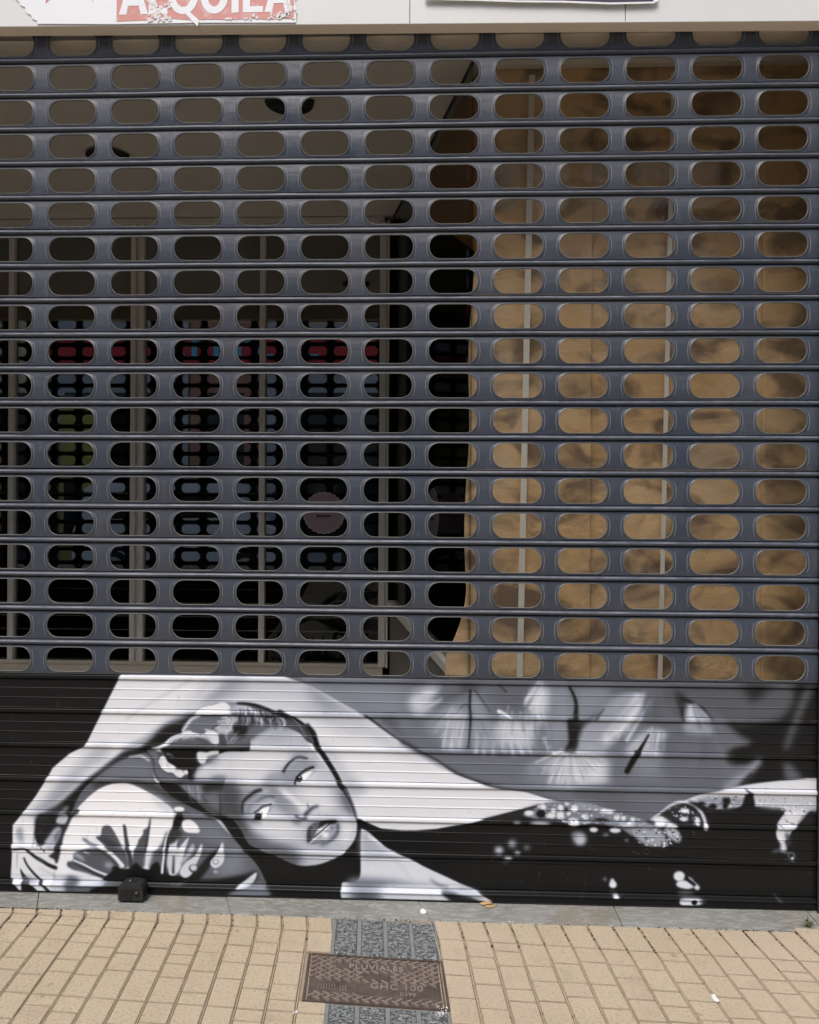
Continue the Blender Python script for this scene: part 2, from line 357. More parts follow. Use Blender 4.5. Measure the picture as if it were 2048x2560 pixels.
def window(p,m):
    x0=max(0,int((p[:,0].min()-m-GX0)/GS));x1=min(GW,int((p[:,0].max()+m-GX0)/GS)+2)
    z0=max(0,int((p[:,1].min()-m-GZ0)/GS));z1=min(GH,int((p[:,1].max()+m-GZ0)/GS)+2)
    return x0,x1,z0,z1
def poly_mask(p,w):
    x0,x1,z0,z1=w
    acc=np.zeros((z1-z0,x1-x0))
    X=GX0+(np.arange(x0,x1)+.5)*GS
    for sub in (-.25,.25):
        Z=(GZ0+(np.arange(z0,z1)+.5+sub)*GS)
        q=np.roll(p,-1,axis=0)
        for r,z in enumerate(Z):
            hit=((p[:,1]>z)!=(q[:,1]>z))
            if not hit.any():continue
            a=p[hit];b=q[hit]
            xs=np.sort(a[:,0]+(z-a[:,1])/(b[:,1]-a[:,1])*(b[:,0]-a[:,0]))
            for i in range(0,len(xs)-1,2):
                acc[r]+=.5*np.clip((X+GS/2-xs[i])/GS,0,1)*np.clip((xs[i+1]-X+GS/2)/GS,0,1)
    return acc
def stroke_mask(p,w,w0,w1):
    x0,x1,z0,z1=w
    X,Z=np.meshgrid(GX0+(np.arange(x0,x1)+.5)*GS,GZ0+(np.arange(z0,z1)+.5)*GS)
    m=np.zeros(X.shape);n=len(p)-1
    seg=np.hypot(*(p[1:]-p[:-1]).T);tot=max(seg.sum(),1e-6);c=0
    for i in range(n):
        a,b=p[i],p[i+1];d=b-a;L=max(seg[i],1e-6)
        t=np.clip(((X-a[0])*d[0]+(Z-a[1])*d[1])/(L*L),0,1)
        r=np.hypot(X-a[0]-t*d[0],Z-a[1]-t*d[1])
        hw=.5*(w0+(w1-w0)*(c+t*L)/tot)
        m=np.maximum(m,np.clip((hw-r)/GS+.5,0,1));c+=seg[i]
    return m
def paint_mural(ops):
    img=np.full((GH,GW),24.0);clip=None
    for op in ops:
        k=op[0]
        if k=='C':
            clip=None
            if op[4]:
                pp=smooth_pts(op[4],True);clip=np.zeros((GH,GW));w=window(pp,4);clip[w[2]:w[3],w[0]:w[1]]=poly_mask(pp,w)
            continue
        pts=np.array(op[4],float)
        if k=='M':
            seed,n,r=op[3];rr=random.Random(seed);w=window(pts,4);mk=poly_mask(pts,w)
            sub=img[w[2]:w[3],w[0]:w[1]]
            for i in range(n):
                cx=rr.uniform(pts[:,0].min(),pts[:,0].max());cz=rr.uniform(pts[:,1].min(),pts[:,1].max())
                rad=r*rr.uniform(.3,1);v=rr.uniform(op[1],op[2])
                X,Z=np.meshgrid(GX0+(np.arange(w[0],w[1])+.5)*GS,GZ0+(np.arange(w[2],w[3])+.5)*GS)
                d=np.hypot((X-cx),(Z-cz)*1.4)
                a=np.clip((rad-d)/GS+.5,0,1)*mk*.85
                sub+=(v-sub)*a
            continue
        v,b=op[1],max(op[2],.8)
        if k=='F':
            pp=smooth_pts(pts,True) if op[3] else pts
            w=window(pp,b*3+4)
            if w[0]>=w[1] or w[2]>=w[3]:continue
            m=poly_mask(pp,w)
        elif k=='S':
            pp=smooth_pts(pts,False,6);w=window(pp,max(op[3])+b*3+4);m=stroke_mask(pp,w,*op[3])
        else:
            c=pts[0];rx,rz=op[3];pp=np.array([[c[0]-rx,c[1]-rz],[c[0]+rx,c[1]+rz]]);w=window(pp,b*3+4)
            X,Z=np.meshgrid(GX0+(np.arange(w[0],w[1])+.5)*GS,GZ0+(np.arange(w[2],w[3])+.5)*GS)
            d=(np.hypot((X-c[0])/rx,(Z-c[1])/rz)-1)*min(rx,rz)
            m=np.clip(.5-d/GS,0,1)
        if m.size==0:continue
        if b>1.0:m=blur1(m,b/GS)
        if clip is not None:m=m*clip[w[2]:w[3],w[0]:w[1]]
        sub=img[w[2]:w[3],w[0]:w[1]];sub+=(v-sub)*m
    return img

MURAL=[
['F',104,7.9,1,[(-400,734),(-196,737),(218,738),(853,737),(1054,722),(1060,618),(1091,546),(1024,522),(1007,481),(1101,469),(1061,409),(980,387),(873,351),(801,323),(761,281),(720,287),(643,315),(528,336),(480,335),(403,351),(284,377),(124,424),(-10,500),(-168,604),(-312,680)]],
['F',84,13.2,1,[(842,737),(1199,742),(1226,688),(1156,610),(1031,608),(932,648),(869,679)]],
['F',128,29,1,[(-335,721),(-104,724),(-43,702),(-56,564),(-126,590),(-195,631)]],
['F',85,13.2,1,[(-140,590),(-75,610),(-56,555),(-10,509),(-79,545)]],
['F',185,11.9,1,[(-34,666),(-2,698),(35,717),(67,713),(49,667),(35,630),(3,615),(-25,629)]],
['F',150,18.5,1,[(26,593),(81,649),(127,668),(145,650),(127,604),(91,548),(63,547)]],
['F',165,10.6,1,[(82,511),(100,557),(123,608),(145,641),(155,595),(151,512)]],
['F',140,13.2,1,[(173,691),(196,673),(219,637),(246,587),(256,532),(283,514),(183,513),(171,604)]],
['F',92,13.2,1,[(62,695),(127,700),(163,705),(127,668),(81,649),(44,639)]],
['F',188,15.8,1,[(256,596),(310,611),(401,599),(415,562),(375,516),(311,510),(256,532)]],
['F',190,11.9,1,[(360,653),(369,685),(396,713),(419,722),(437,691),(429,640),(415,590),(388,589),(369,616)]],
['F',92,15.8,1,[(291,716),(355,722),(365,676),(347,639),(287,634),(246,670),(218,701)]],
['F',132,18.5,1,[(433,713),(483,719),(501,673),(506,609),(493,536),(438,517),(415,562),(438,640)]],
['F',110,10.6,1,[(383,571),(415,590),(425,535),(393,507)]],
['S',235,2.6,(11.9,3.7),[(264,633),(287,622),(310,609)]],
['S',200,4,(2.8,7.3),[(100,635),(82,511)]],
['S',205,4,(2.8,7.3),[(127,636),(107,511)]],
['S',190,4,(2.8,7.3),[(146,613),(135,512)]],
['S',200,4,(2.8,7.3),[(192,559),(190,494)]],
['S',205,4,(2.8,7.3),[(219,550),(215,490)]],
['S',190,4,(2.8,7.3),[(247,532),(245,491)]],
['S',200,4,(2.8,7.3),[(302,533),(311,496)]],
['S',205,4,(2.8,7.3),[(329,533),(341,497)]],
['S',190,4,(2.8,7.3),[(356,534),(370,502)]],
['S',95,2.6,(1.8,3.7),[(91,594),(73,529)]],
['S',95,2.6,(1.8,3.7),[(123,585),(114,530)]],
['S',95,2.6,(1.8,3.7),[(292,528),(297,492)]],
['S',95,2.6,(1.8,3.7),[(315,524),(325,492)]],
['S',95,2.6,(1.8,3.7),[(270,514),(270,477)]],
['S',45,10.6,(15.6,4.6),[(145,714),(195,710),(172,719)]],
['S',62,4,(6.4,1.8),[(168,701),(122,688),(76,674)]],
['S',38,2.6,(6.9,4.6),[(170,701),(168,650),(171,604),(164,512)]],
['S',55,2.6,(5.5,2.3),[(186,701),(209,669),(237,630)]],
['S',70,2.6,(4.6,1.8),[(164,655),(145,650),(123,622)]],
['S',50,2.6,(3.7,6.4),[(264,720),(287,698)]],
['S',32,2.6,(5.5,15.6),[(494,717),(510,687),(517,655),(515,610)]],
['F',24,4,1,[(492,614),(538,610),(594,634),(601,620),(560,583),(533,546),(518,500),(479,499),(493,536),(490,582)]],
['F',168,11.9,1,[(484,499),(520,500),(584,483),(629,447),(611,396),(471,389),(425,398),(361,442),(402,470),(434,498)]],
['F',120,21.1,1,[(357,442),(416,475),(448,398),(357,392)]],
['S',120,5.3,(2.3,8.3),[(448,494),(398,397)]],
['S',205,5.3,(2.3,8.3),[(461,494),(430,398)]],
['S',205,5.3,(2.3,8.3),[(475,495),(457,398)]],
['S',205,5.3,(2.3,8.3),[(493,495),(493,399)]],
['S',205,5.3,(2.3,8.3),[(507,495),(534,400)]],
['S',120,5.3,(2.3,8.3),[(520,495),(566,400)]],
['S',230,2.6,(9.2,3.7),[(443,499),(466,494),(493,499)]],
['S',70,2,(2.8,1.4),[(479,490),(461,471)]],
['S',70,2,(2.8,1.4),[(502,488),(511,463)]],
['F',146,6.6,1,[(527,500),(527,555),(545,592),(581,624),(608,657),(644,684),(689,701),(725,697),(739,677),(725,622),(699,585),(663,557),(618,511),(572,501)]],
['F',128,18.5,1,[(526,710),(617,711),(635,684),(581,629),(527,601),(508,655)]],
['S',206,9.2,(27.5,23.9),[(721,686),(698,644),(662,603),(613,545)]],
['S',45,2.6,(2.8,6.4),[(608,647),(581,611)]],
['S',36,4,(10.1,4.6),[(743,654),(725,622),(694,589)]],
['S',70,5.3,(3.7,6.4),[(626,702),(675,710),(729,708)]],
['F',92,15.8,1,[(739,659),(797,682),(842,678),(860,615),(798,591),(744,604)]],
['F',74,18.5,1,[(743,686),(797,714),(833,714),(842,678),(779,664)]],
['F',178,9.2,1,[(676,503),(699,539),(735,572),(780,582),(816,560),(807,523),(798,491),(717,490)]],
['S',110,4,(3.7,5.5),[(780,577),(771,541)]],
['S',215,6.6,(6.4,9.2),[(798,568),(789,504)]],
['F',128,21.1,1,[(677,489),(798,491),(816,450),(763,431),(663,429)]],
['S',22,2.6,(5.5,18.4),[(753,563),(735,531),(717,499),(699,471),(684,443)]],
['S',22,2.6,(19.3,17.4),[(717,503),(697,466)]],
['F',196,18.5,1,[(527,500),(595,497),(632,465),(609,401),(528,395)]],
['F',100,18.5,1,[(636,475),(677,480),(718,430),(664,397),(627,410)]],
['F',98,13.2,1,[(816,560),(932,580),(1013,585),(1085,541),(1013,522),(1000,454),(934,398),(821,405),(798,477)]],
['F',92,7.9,1,[(528,390),(799,395),(871,360),(781,313),(754,290),(709,298),(619,324),(528,345)]],
['F',104,23.8,1,[(664,397),(808,400),(835,341),(799,323),(718,339)]],
['F',188,7.9,1,[(865,656),(896,659),(923,634),(941,612),(957,571),(910,570),(870,579)]],
['F',46,7.9,1,[(837,705),(869,692),(874,651),(861,606),(849,646)]],
['S',26,4,(11.9,3.7),[(865,681),(905,665),(932,648),(959,616)]],
['S',26,2.6,(4.6,5.5),[(860,651),(864,610)]],
['F',26,9.2,1,[(1004,608),(1058,604),(1156,610),(1300,622),(1308,427),(1192,425),(1090,414),(1050,405),(1059,437),(1103,483),(1032,472),(1005,490),(1018,517),(1089,539),(1053,563)]],
['F',34,15.8,1,[(1057,731),(1155,723),(1111,682),(1066,668)]],
['F',88,18.5,1,[(1030,708),(1057,713),(1089,636),(1044,618)]],
['F',28,15.8,1,[(1226,743),(1306,739),(1307,608),(1227,611)]],
['F',84,15.8,1,[(1146,714),(1208,720),(1191,652),(1089,618),(1075,627)]],
['S',82,9.2,(28.5,18.4),[(1266,716),(1231,630),(1196,529)]],
['S',138,7.9,(23,27.5),[(1107,483),(1067,441),(1001,392)]],
['F',96,15.8,1,[(870,451),(1000,445),(978,394),(889,388),(844,396)]],
['F',88,9.2,1,[(1196,484),(1228,458),(1246,426),(1201,421),(1188,457)]],
['S',40,5.3,(13.8,9.2),[(1085,437),(1054,405)]],
['S',142,2.9,(1.8,4.5),[(157,602),(152,561),(148,520)]],
['S',191,2.9,(2.5,1.8),[(156,629),(150,598),(146,567)]],
['S',200,2.9,(1,1.9),[(150,608),(147,581),(140,555)]],
['S',138,2.9,(1,2.8),[(145,601),(138,574),(133,547)]],
['S',140,2.9,(1.9,3.0),[(145,617),(137,587),(131,557)]],
['S',175,2.9,(3,5.4),[(140,606),(129,572),(122,538)]],
['S',180,2.9,(1.8,5.3),[(142,624),(130,576),(113,530)]],
['S',195,2.9,(2,4.3),[(138,626),(125,583),(108,540)]],
['S',155,2.9,(2.1,4.7),[(138,628),(117,578),(101,529)]],
['S',163,2.9,(2,3.5),[(132,625),(118,589),(101,553)]],
['S',180,2.9,(2.1,3.5),[(135,637),(124,608),(107,577)]],
['S',185,2.9,(2.7,2.8),[(126,623),(102,574),(78,526)]],
['S',159,2.9,(2.1,5.8),[(115,611),(98,581),(83,552)]],
['S',195,2.9,(2.6,4.0),[(116,617),(95,579),(73,540)]],
['S',194,2.9,(1.3,3.9),[(118,630),(105,608),(91,586)]],
['S',166,2.9,(2.2,3.7),[(117,634),(98,603),(76,572)]],
['S',170,2.9,(2.6,5.1),[(118,638),(101,611),(80,583)]],
['S',177,2.9,(1,1.9),[(114,641),(79,597),(48,554)]],
['S',173,2.9,(1.1,2.5),[(112,642),(92,618),(73,594)]],
['S',180,2.9,(1.6,3.8),[(112,646),(88,617),(63,589)]],
['S',136,2.9,(2.8,3.9),[(106,641),(78,612),(54,584)]],
['S',122,2.9,(1.2,4.8),[(98,638),(63,604),(32,570)]],
['S',115,2.9,(2.4,4.6),[(236,574),(239,571),(239,568)]],
['S',142,2.9,(1.8,3.5),[(226,587),(237,560),(252,533)]],
['S',140,2.9,(1.5,2.0),[(227,567),(239,537),(252,507)]],
['S',131,2.9,(2,4.2),[(216,590),(226,568),(233,546)]],
['S',118,2.9,(3,4.6),[(203,607),(215,575),(226,542)]],
['S',150,2.9,(2.5,5.1),[(212,567),(223,538),(229,509)]],
['S',119,2.9,(2.4,3.7),[(207,561),(217,528),(224,496)]],
['S',138,2.9,(1.6,5.5),[(196,582),(206,539),(214,496)]],
['S',161,2.9,(1.9,2.8),[(189,582),(195,550),(200,518)]],
['S',160,2.9,(2.8,3.1),[(188,570),(189,558),(192,545)]],
['S',138,2.9,(2.1,3.1),[(180,569),(183,545),(185,520)]],
['S',144,2.9,(2.6,4.8),[(177,578),(179,535),(184,491)]],
['S',113,2.9,(1.5,2.8),[(170,593),(171,548),(171,503)]],
['S',157,2.9,(1.4,5.5),[(165,597),(163,558),(164,518)]],
['S',177,5.3,(1.6,2.8),[(66,656),(49,647),(32,636)]],
['S',215,5.3,(3.7,5.4),[(75,668),(55,658),(35,648)]],
['S',202,5.3,(3.4,6.5),[(78,674),(44,657),(9,640)]],
['S',149,5.3,(3.8,5.4),[(51,663),(28,654),(11,645)]],
['S',208,5.3,(3.6,5.2),[(43,668),(20,659),(-1,650)]],
['S',133,5.3,(4,5.2),[(41,673),(36,672),(35,671)]],
['S',157,5.3,(3,6.0),[(66,685),(36,675),(8,666)]],
['S',201,5.3,(3.2,3.7),[(47,685),(16,675),(-21,665)]],
['S',174,5.3,(2,7.3),[(33,685),(7,679),(-21,672)]],
['S',201,5.3,(1.6,7.2),[(63,696),(51,693),(32,689)]],
['S',193,5.3,(1.5,6.1),[(69,701),(45,696),(17,690)]],
['S',204,5.3,(2.8,8.3),[(42,699),(30,696),(13,694)]],
['S',123,5.3,(2.5,6.1),[(72,708),(32,703),(-5,698)]],
['S',150,5.3,(3.8,4.8),[(73,712),(27,706),(-24,701)]],
['S',126,3.3,(2,6.1),[(417,646),(421,614),(430,581)]],
['S',165,3.3,(1.5,2.7),[(429,550),(423,578),(418,606)]],
['S',192,3.3,(1.5,3.6),[(431,526),(434,519),(433,514)]],
['S',200,3.3,(2.4,5.1),[(419,553),(420,530),(426,508)]],
['S',119,3.3,(2.9,4.6),[(401,632),(409,599),(412,565)]],
['S',200,3.3,(2.2,4.0),[(413,526),(413,537),(409,550)]],
['S',141,3.3,(1.2,2.5),[(397,593),(397,603),(395,612)]],
['S',158,3.3,(3.2,3.1),[(390,615),(392,584),(397,554)]],
['S',138,3.3,(2.7,3.6),[(384,626),(388,582),(394,538)]],
['S',116,3.3,(2.7,4.8),[(390,523),(383,571),(380,619)]],
['S',157,3.3,(2.6,6.0),[(378,606),(375,606),(378,607)]],
['S',112,3.3,(3.1,5.5),[(374,546),(376,516),(379,485)]],
['S',193,3.3,(1.5,4.1),[(374,516),(372,527),(372,538)]],
['S',144,3.3,(1.2,3.0),[(365,598),(365,541),(371,485)]],
['S',120,3.3,(2,3.2),[(357,600),(360,594),(358,588)]],
['S',179,3.3,(1.2,4.3),[(354,645),(353,626),(355,607)]],
['S',164,3.3,(2,6.4),[(351,507),(352,560),(350,614)]],
['S',114,3.3,(1.7,6.0),[(344,617),(344,593),(345,569)]],
['S',136,3.3,(1.6,3.3),[(338,580),(337,604),(339,628)]],
['S',205,3.3,(3.2,4.0),[(335,632),(335,628),(334,625)]],
['S',186,3.3,(1.3,3.2),[(327,557),(326,534),(325,510)]],
['S',144,3.3,(2.8,5.0),[(320,521),(320,505),(318,490)]],
['S',180,3.3,(3.1,6.2),[(318,576),(316,554),(315,532)]],
['S',178,3.3,(3,2.8),[(312,511),(308,498),(310,484)]],
['S',127,3.3,(2.3,5.4),[(306,556),(309,590),(312,625)]],
['S',204,3.3,(3,2.8),[(307,622),(306,628),(309,634)]],
['S',166,3.3,(1.6,5.1),[(294,540),(294,520),(289,499)]],
['S',158,3.3,(1.2,2.4),[(289,525),(288,520),(287,516)]],
['S',172,3.3,(1.9,5.5),[(290,584),(282,543),(279,502)]],
['S',194,3.3,(2.3,3.9),[(296,654),(283,581),(274,507)]],
['S',160,3.3,(1.3,2.8),[(284,611),(286,606),(282,601)]],
['S',154,3.3,(2.8,2.6),[(265,529),(270,544),(270,559)]],
['S',195,3.3,(2.8,3.0),[(278,630),(274,611),(270,592)]],
['S',160,3.3,(2.3,6.0),[(274,633),(271,625),(270,617)]],
['S',218,4,(3.5,2.9),[(407,702),(397,674),(384,645)]],
['S',215,4,(2.5,3.9),[(402,695),(391,675),(384,655)]],
['S',166,4,(3.5,6.3),[(406,710),(400,701),(397,692)]],
['S',194,4,(1.4,6.8),[(400,702),(394,694),(392,686)]],
['S',213,4,(3.6,5.2),[(408,726),(386,683),(367,640)]],
['S',200,4,(3.4,4.1),[(406,727),(387,686),(363,645)]],
['S',155,4,(2.8,2.8),[(406,730),(394,710),(384,689)]],
['S',209,4,(2.1,5.0),[(400,724),(388,704),(375,682)]],
['S',152,4,(3.3,2.8),[(404,736),(379,693),(352,649)]],
['S',151,4,(1.8,7.1),[(395,726),(376,699),(361,672)]],
['S',218,4,(2.2,5.2),[(385,713),(366,684),(348,655)]],
['S',207,4,(1.5,7.1),[(398,737),(376,702),(350,667)]],
['S',216,4,(3.5,5.3),[(392,730),(371,703),(353,675)]],
['S',156,4,(3,7.3),[(390,732),(376,715),(365,699)]],
['S',150,2.9,(2.3,3.8),[(528,509),(559,494),(595,479)]],
['S',151,2.9,(2.4,3.5),[(523,510),(564,489),(602,468)]],
['S',179,2.9,(1.5,5.2),[(525,506),(554,490),(580,475)]],
['S',134,2.9,(2.6,3.7),[(525,504),(555,485),(581,466)]],
['S',153,2.9,(2.1,2.7),[(519,507),(557,482),(589,457)]],
['S',213,2.9,(2.3,4.7),[(519,504),(555,473),(592,441)]],
['S',160,2.9,(1.5,4.3),[(522,498),(542,479),(561,460)]],
['S',136,2.9,(1.6,2.6),[(521,498),(548,471),(573,444)]],
['S',209,2.9,(0.9,5.1),[(514,503),(538,475),(559,448)]],
['S',185,2.9,(1.7,3.4),[(514,500),(542,462),(572,424)]],
['S',166,2.9,(1.7,5.9),[(517,493),(533,470),(547,447)]],
['S',190,2.9,(1.8,5.3),[(515,492),(539,454),(559,416)]],
['S',193,2.9,(1.1,4.9),[(510,495),(526,460),(542,425)]],
['S',142,2.9,(1.2,4.3),[(509,495),(524,454),(544,413)]],
['S',215,2.9,(1.8,5.5),[(507,496),(518,459),(532,422)]],
['S',171,2.9,(1.7,3.1),[(505,496),(513,457),(526,419)]],
['S',219,2.9,(1.7,4.3),[(503,495),(514,452),(520,410)]],
['S',202,2.9,(1.5,1.9),[(502,494),(511,455),(515,416)]],
['S',200,2.9,(2.4,3.3),[(500,497),(501,465),(506,433)]],
['S',144,2.9,(2.2,3.6),[(498,489),(501,460),(499,431)]],
['S',170,2.9,(1.7,2.4),[(496,489),(493,451),(493,414)]],
['S',186,2.9,(1.1,4.5),[(494,491),(490,460),(489,428)]],
['S',193,2.9,(2.6,2.2),[(493,488),(485,449),(482,410)]],
['S',212,2.9,(2.4,5.1),[(490,488),(481,444),(472,400)]],
['S',168,2.9,(1.8,3.0),[(489,488),(480,445),(468,401)]],
['S',220,2.9,(2.9,2.2),[(489,498),(473,453),(458,408)]],
['S',167,2.9,(1,2.2),[(487,497),(470,451),(448,404)]],
['S',128,2.9,(1.7,2.1),[(483,494),(465,458),(449,423)]],
['S',193,2.9,(1.1,4.9),[(481,493),(457,453),(435,412)]],
['S',173,2.9,(1.1,4.0),[(482,496),(460,463),(442,430)]],
['S',152,2.9,(2.1,3.4),[(480,497),(460,470),(445,443)]],
['S',213,2.9,(1.3,3.1),[(481,501),(454,467),(429,434)]],
['S',180,2.9,(1.6,3.4),[(477,499),(446,465),(418,431)]],
['S',178,2.9,(2.4,4.5),[(477,502),(443,467),(406,431)]],
['S',219,2.9,(2.2,3.4),[(476,504),(441,475),(410,447)]],
['S',136,2.9,(1.1,3.4),[(478,507),(443,477),(405,447)]],
['S',147,2.9,(2.8,3.0),[(472,504),(437,478),(400,452)]],
['S',141,2.9,(1.2,2.3),[(470,505),(432,481),(392,458)]],
['S',198,2.9,(2.4,4.5),[(475,511),(431,488),(385,466)]],
['S',208,2.9,(2.5,2.7),[(471,510),(442,495),(410,481)]],
['S',137,4,(2.4,3.1),[(762,677),(726,608),(689,538)]],
['S',137,4,(2.5,7.3),[(762,683),(726,621),(694,558)]],
['S',220,4,(2.5,8.1),[(757,676),(720,610),(682,544)]],
['S',144,4,(2.2,7.3),[(740,651),(715,613),(694,574)]],
['S',165,4,(1.6,3.1),[(744,664),(708,606),(673,549)]],
['S',160,4,(2.6,4.4),[(739,661),(710,615),(679,568)]],
['S',185,4,(3.8,6.8),[(736,663),(710,624),(683,586)]],
['S',170,4,(1.8,5.4),[(727,652),(709,625),(688,597)]],
['S',184,4,(2.2,6.6),[(734,666),(694,608),(650,550)]],
['S',210,4,(2.7,6.4),[(733,672),(700,624),(661,577)]],
['S',224,4,(2.2,4.9),[(729,668),(690,616),(648,565)]],
['S',146,4,(1.5,7.0),[(746,695),(698,639),(653,583)]],
['S',213,4,(2.6,5.8),[(739,688),(695,639),(656,590)]],
['S',156,4,(2.4,7.6),[(718,670),(669,616),(621,561)]],
['S',152,4,(2.7,6.0),[(737,695),(697,654),(661,612)]],
['S',165,4,(4,6.6),[(741,700),(693,649),(643,597)]],
['S',189,2.6,(1.4,5.5),[(801,561),(800,544),(804,527)]],
['S',161,2.6,(1.3,4.9),[(798,568),(800,540),(802,511)]],
['S',140,2.6,(2.6,3.2),[(796,578),(796,554),(797,531)]],
['S',117,2.6,(1.6,4.3),[(793,577),(794,531),(794,485)]],
['S',183,2.6,(2,2.4),[(791,567),(792,538),(789,509)]],
['S',132,2.6,(2,4.5),[(789,561),(790,535),(786,509)]],
['S',208,2.6,(2.3,2.2),[(787,577),(781,546),(780,516)]],
['S',204,2.6,(1.3,2.4),[(784,567),(778,528),(773,489)]],
['S',211,2.6,(2.2,2.6),[(782,572),(779,551),(776,530)]],
['S',140,2.6,(1.6,4.9),[(783,584),(776,551),(771,517)]],
['S',129,2.6,(2.7,2.6),[(780,581),(773,548),(764,516)]],
['S',196,2.6,(1.2,3.4),[(778,578),(770,556),(766,535)]],
['S',157,2.6,(1.4,2.2),[(776,576),(767,546),(758,515)]],
['S',150,2.6,(1.8,4.4),[(776,583),(766,548),(754,513)]],
['S',126,2.6,(2,4.6),[(773,585),(764,561),(756,538)]],
['S',204,2.6,(2.5,2.0),[(765,566),(758,552),(754,539)]],
['S',175,2.6,(2.7,3.5),[(764,571),(745,535),(731,498)]],
['S',163,2.6,(1.1,4.0),[(764,575),(750,548),(739,520)]],
['S',191,2.6,(1.8,3.3),[(767,587),(752,556),(735,525)]],
['S',160,2.6,(2.2,4.4),[(765,585),(749,561),(738,536)]],
['S',158,2.6,(2.7,4.6),[(765,591),(746,561),(730,532)]],
['S',136,2.6,(2.3,4.2),[(755,578),(743,559),(731,540)]],
['S',193,2.6,(2.7,2.7),[(755,580),(735,547),(711,514)]],
['S',151,2.6,(2.5,3.7),[(754,583),(732,549),(704,514)]],
['S',202,4,(2.5,6.9),[(904,667),(921,645),(943,622)]],
['S',124,4,(3,4.8),[(905,665),(928,635),(952,605)]],
['S',131,4,(3.5,5.5),[(900,667),(918,640),(937,612)]],
['S',130,4,(2.9,6.1),[(900,664),(920,628),(943,592)]],
['S',140,4,(3.2,3.7),[(897,667),(912,637),(930,606)]],
['S',156,4,(1.4,4.7),[(899,656),(910,634),(920,611)]],
['S',132,4,(3.4,3.7),[(893,664),(909,627),(923,589)]],
['S',122,4,(2.5,7.0),[(893,665),(905,628),(921,590)]],
['S',129,4,(1.8,5.6),[(892,660),(904,622),(915,584)]],
['S',178,4,(2,7.3),[(889,664),(896,624),(906,585)]],
['S',210,4,(2.8,3.0),[(888,663),(893,620),(902,578)]],
['S',194,4,(2.2,6.7),[(888,656),(891,619),(898,582)]],
['S',140,4,(2.8,5.0),[(527,515),(567,510),(603,506)]],
['S',144,4,(3.2,2.5),[(527,513),(563,507),(593,502)]],
['S',147,4,(2.1,5.1),[(527,509),(561,500),(592,490)]],
['S',213,4,(2.4,2.5),[(522,509),(566,494),(604,479)]],
['S',149,4,(3,3.6),[(522,508),(564,490),(608,472)]],
['S',176,4,(1.5,3.2),[(523,504),(550,490),(574,476)]],
['S',198,4,(2.3,5.8),[(519,504),(553,484),(584,462)]],
['S',177,4,(2.8,2.7),[(522,500),(548,480),(577,460)]],
['S',161,4,(1.7,3.4),[(523,496),(555,468),(589,439)]],
['S',163,4,(2.5,5.7),[(516,498),(535,476),(559,453)]],
['S',161,4,(2.6,3.7),[(516,494),(535,468),(558,441)]],
['S',175,4,(2.9,5.1),[(512,497),(534,466),(557,435)]],
['S',169,4,(1.3,4.3),[(514,492),(537,454),(560,416)]],
['S',176,4,(2.2,3.0),[(510,492),(526,460),(543,427)]],
['S',123,4,(2.3,2.5),[(511,485),(520,455),(535,424)]],
['S',214,4,(2.1,4.1),[(506,493),(518,457),(531,421)]],
['S',91,6.6,(2.7,3.6),[(798,714),(822,672),(844,629)]],
['S',71,6.6,(1.6,6.5),[(796,712),(814,671),(833,630)]],
['S',118,6.6,(2.8,3.5),[(790,719),(810,669),(827,618)]],
['S',76,6.6,(1.4,4.9),[(792,712),(800,684),(811,655)]],
['S',101,6.6,(2.9,4.9),[(789,707),(798,669),(807,633)]],
['S',111,6.6,(2.1,3.8),[(787,704),(797,657),(804,611)]],
['S',88,6.6,(2.3,7.2),[(783,717),(790,668),(794,619)]],
['S',115,6.6,(3.6,4.6),[(779,717),(780,680),(781,643)]],
['S',81,6.6,(2.1,7.2),[(779,708),(776,663),(778,618)]],
['S',71,6.6,(3.2,3.6),[(775,716),(769,679),(767,642)]],
['S',106,6.6,(2.9,3.3),[(773,711),(765,678),(762,645)]],
['S',118,6.6,(2.1,6.8),[(771,715),(765,679),(755,642)]],
['S',101,6.6,(3.6,3.7),[(769,713),(753,666),(743,619)]],
['S',82,6.6,(1.6,5.4),[(764,709),(750,676),(742,644)]],
['S',90,6.6,(2.5,5.4),[(762,712),(751,678),(734,644)]],
['S',115,6.6,(2,3.6),[(762,719),(747,688),(728,658)]],
['S',86,9.2,(3.2,5.7),[(961,605),(993,540),(1030,475)]],
['S',105,9.2,(2.4,6.9),[(955,602),(982,536),(1007,470)]],
['S',117,9.2,(4.4,6.1),[(954,597),(968,550),(986,503)]],
['S',83,9.2,(3.7,4.3),[(947,596),(960,549),(969,501)]],
['S',99,9.2,(3,8.2),[(939,592),(942,542),(950,491)]],
['S',88,9.2,(3.3,6.7),[(936,597),(942,546),(944,495)]],
['S',81,9.2,(5.4,10.8),[(929,602),(928,536),(924,470)]],
['S',111,9.2,(2.3,5.4),[(924,605),(917,539),(907,473)]],
['S',103,9.2,(4.9,6.8),[(920,602),(901,523),(888,443)]],
['S',97,9.2,(2.2,7.7),[(916,610),(897,542),(875,475)]],
['S',92,9.2,(4.2,4.1),[(909,601),(890,553),(874,505)]],
['S',101,9.2,(3.6,10.7),[(908,613),(881,555),(849,496)]],
['S',89,9.2,(5.2,3.7),[(897,602),(868,549),(836,497)]],
['S',91,9.2,(2,8.2),[(894,608),(855,558),(822,508)]],
['S',81,9.2,(4.7,9.8),[(883,610),(838,563),(795,516)]],
['S',101,9.2,(2.8,10.6),[(892,624),(839,574),(784,524)]],
['S',38,2.1,(6,4.1),[(170,701),(168,650),(171,604),(164,512)]],
['S',20,2.1,(5.5,17.4),[(753,563),(735,531),(717,499),(699,471),(684,443)]],
['S',30,2.6,(5.5,15.6),[(494,717),(510,687),(517,655),(515,610)]],
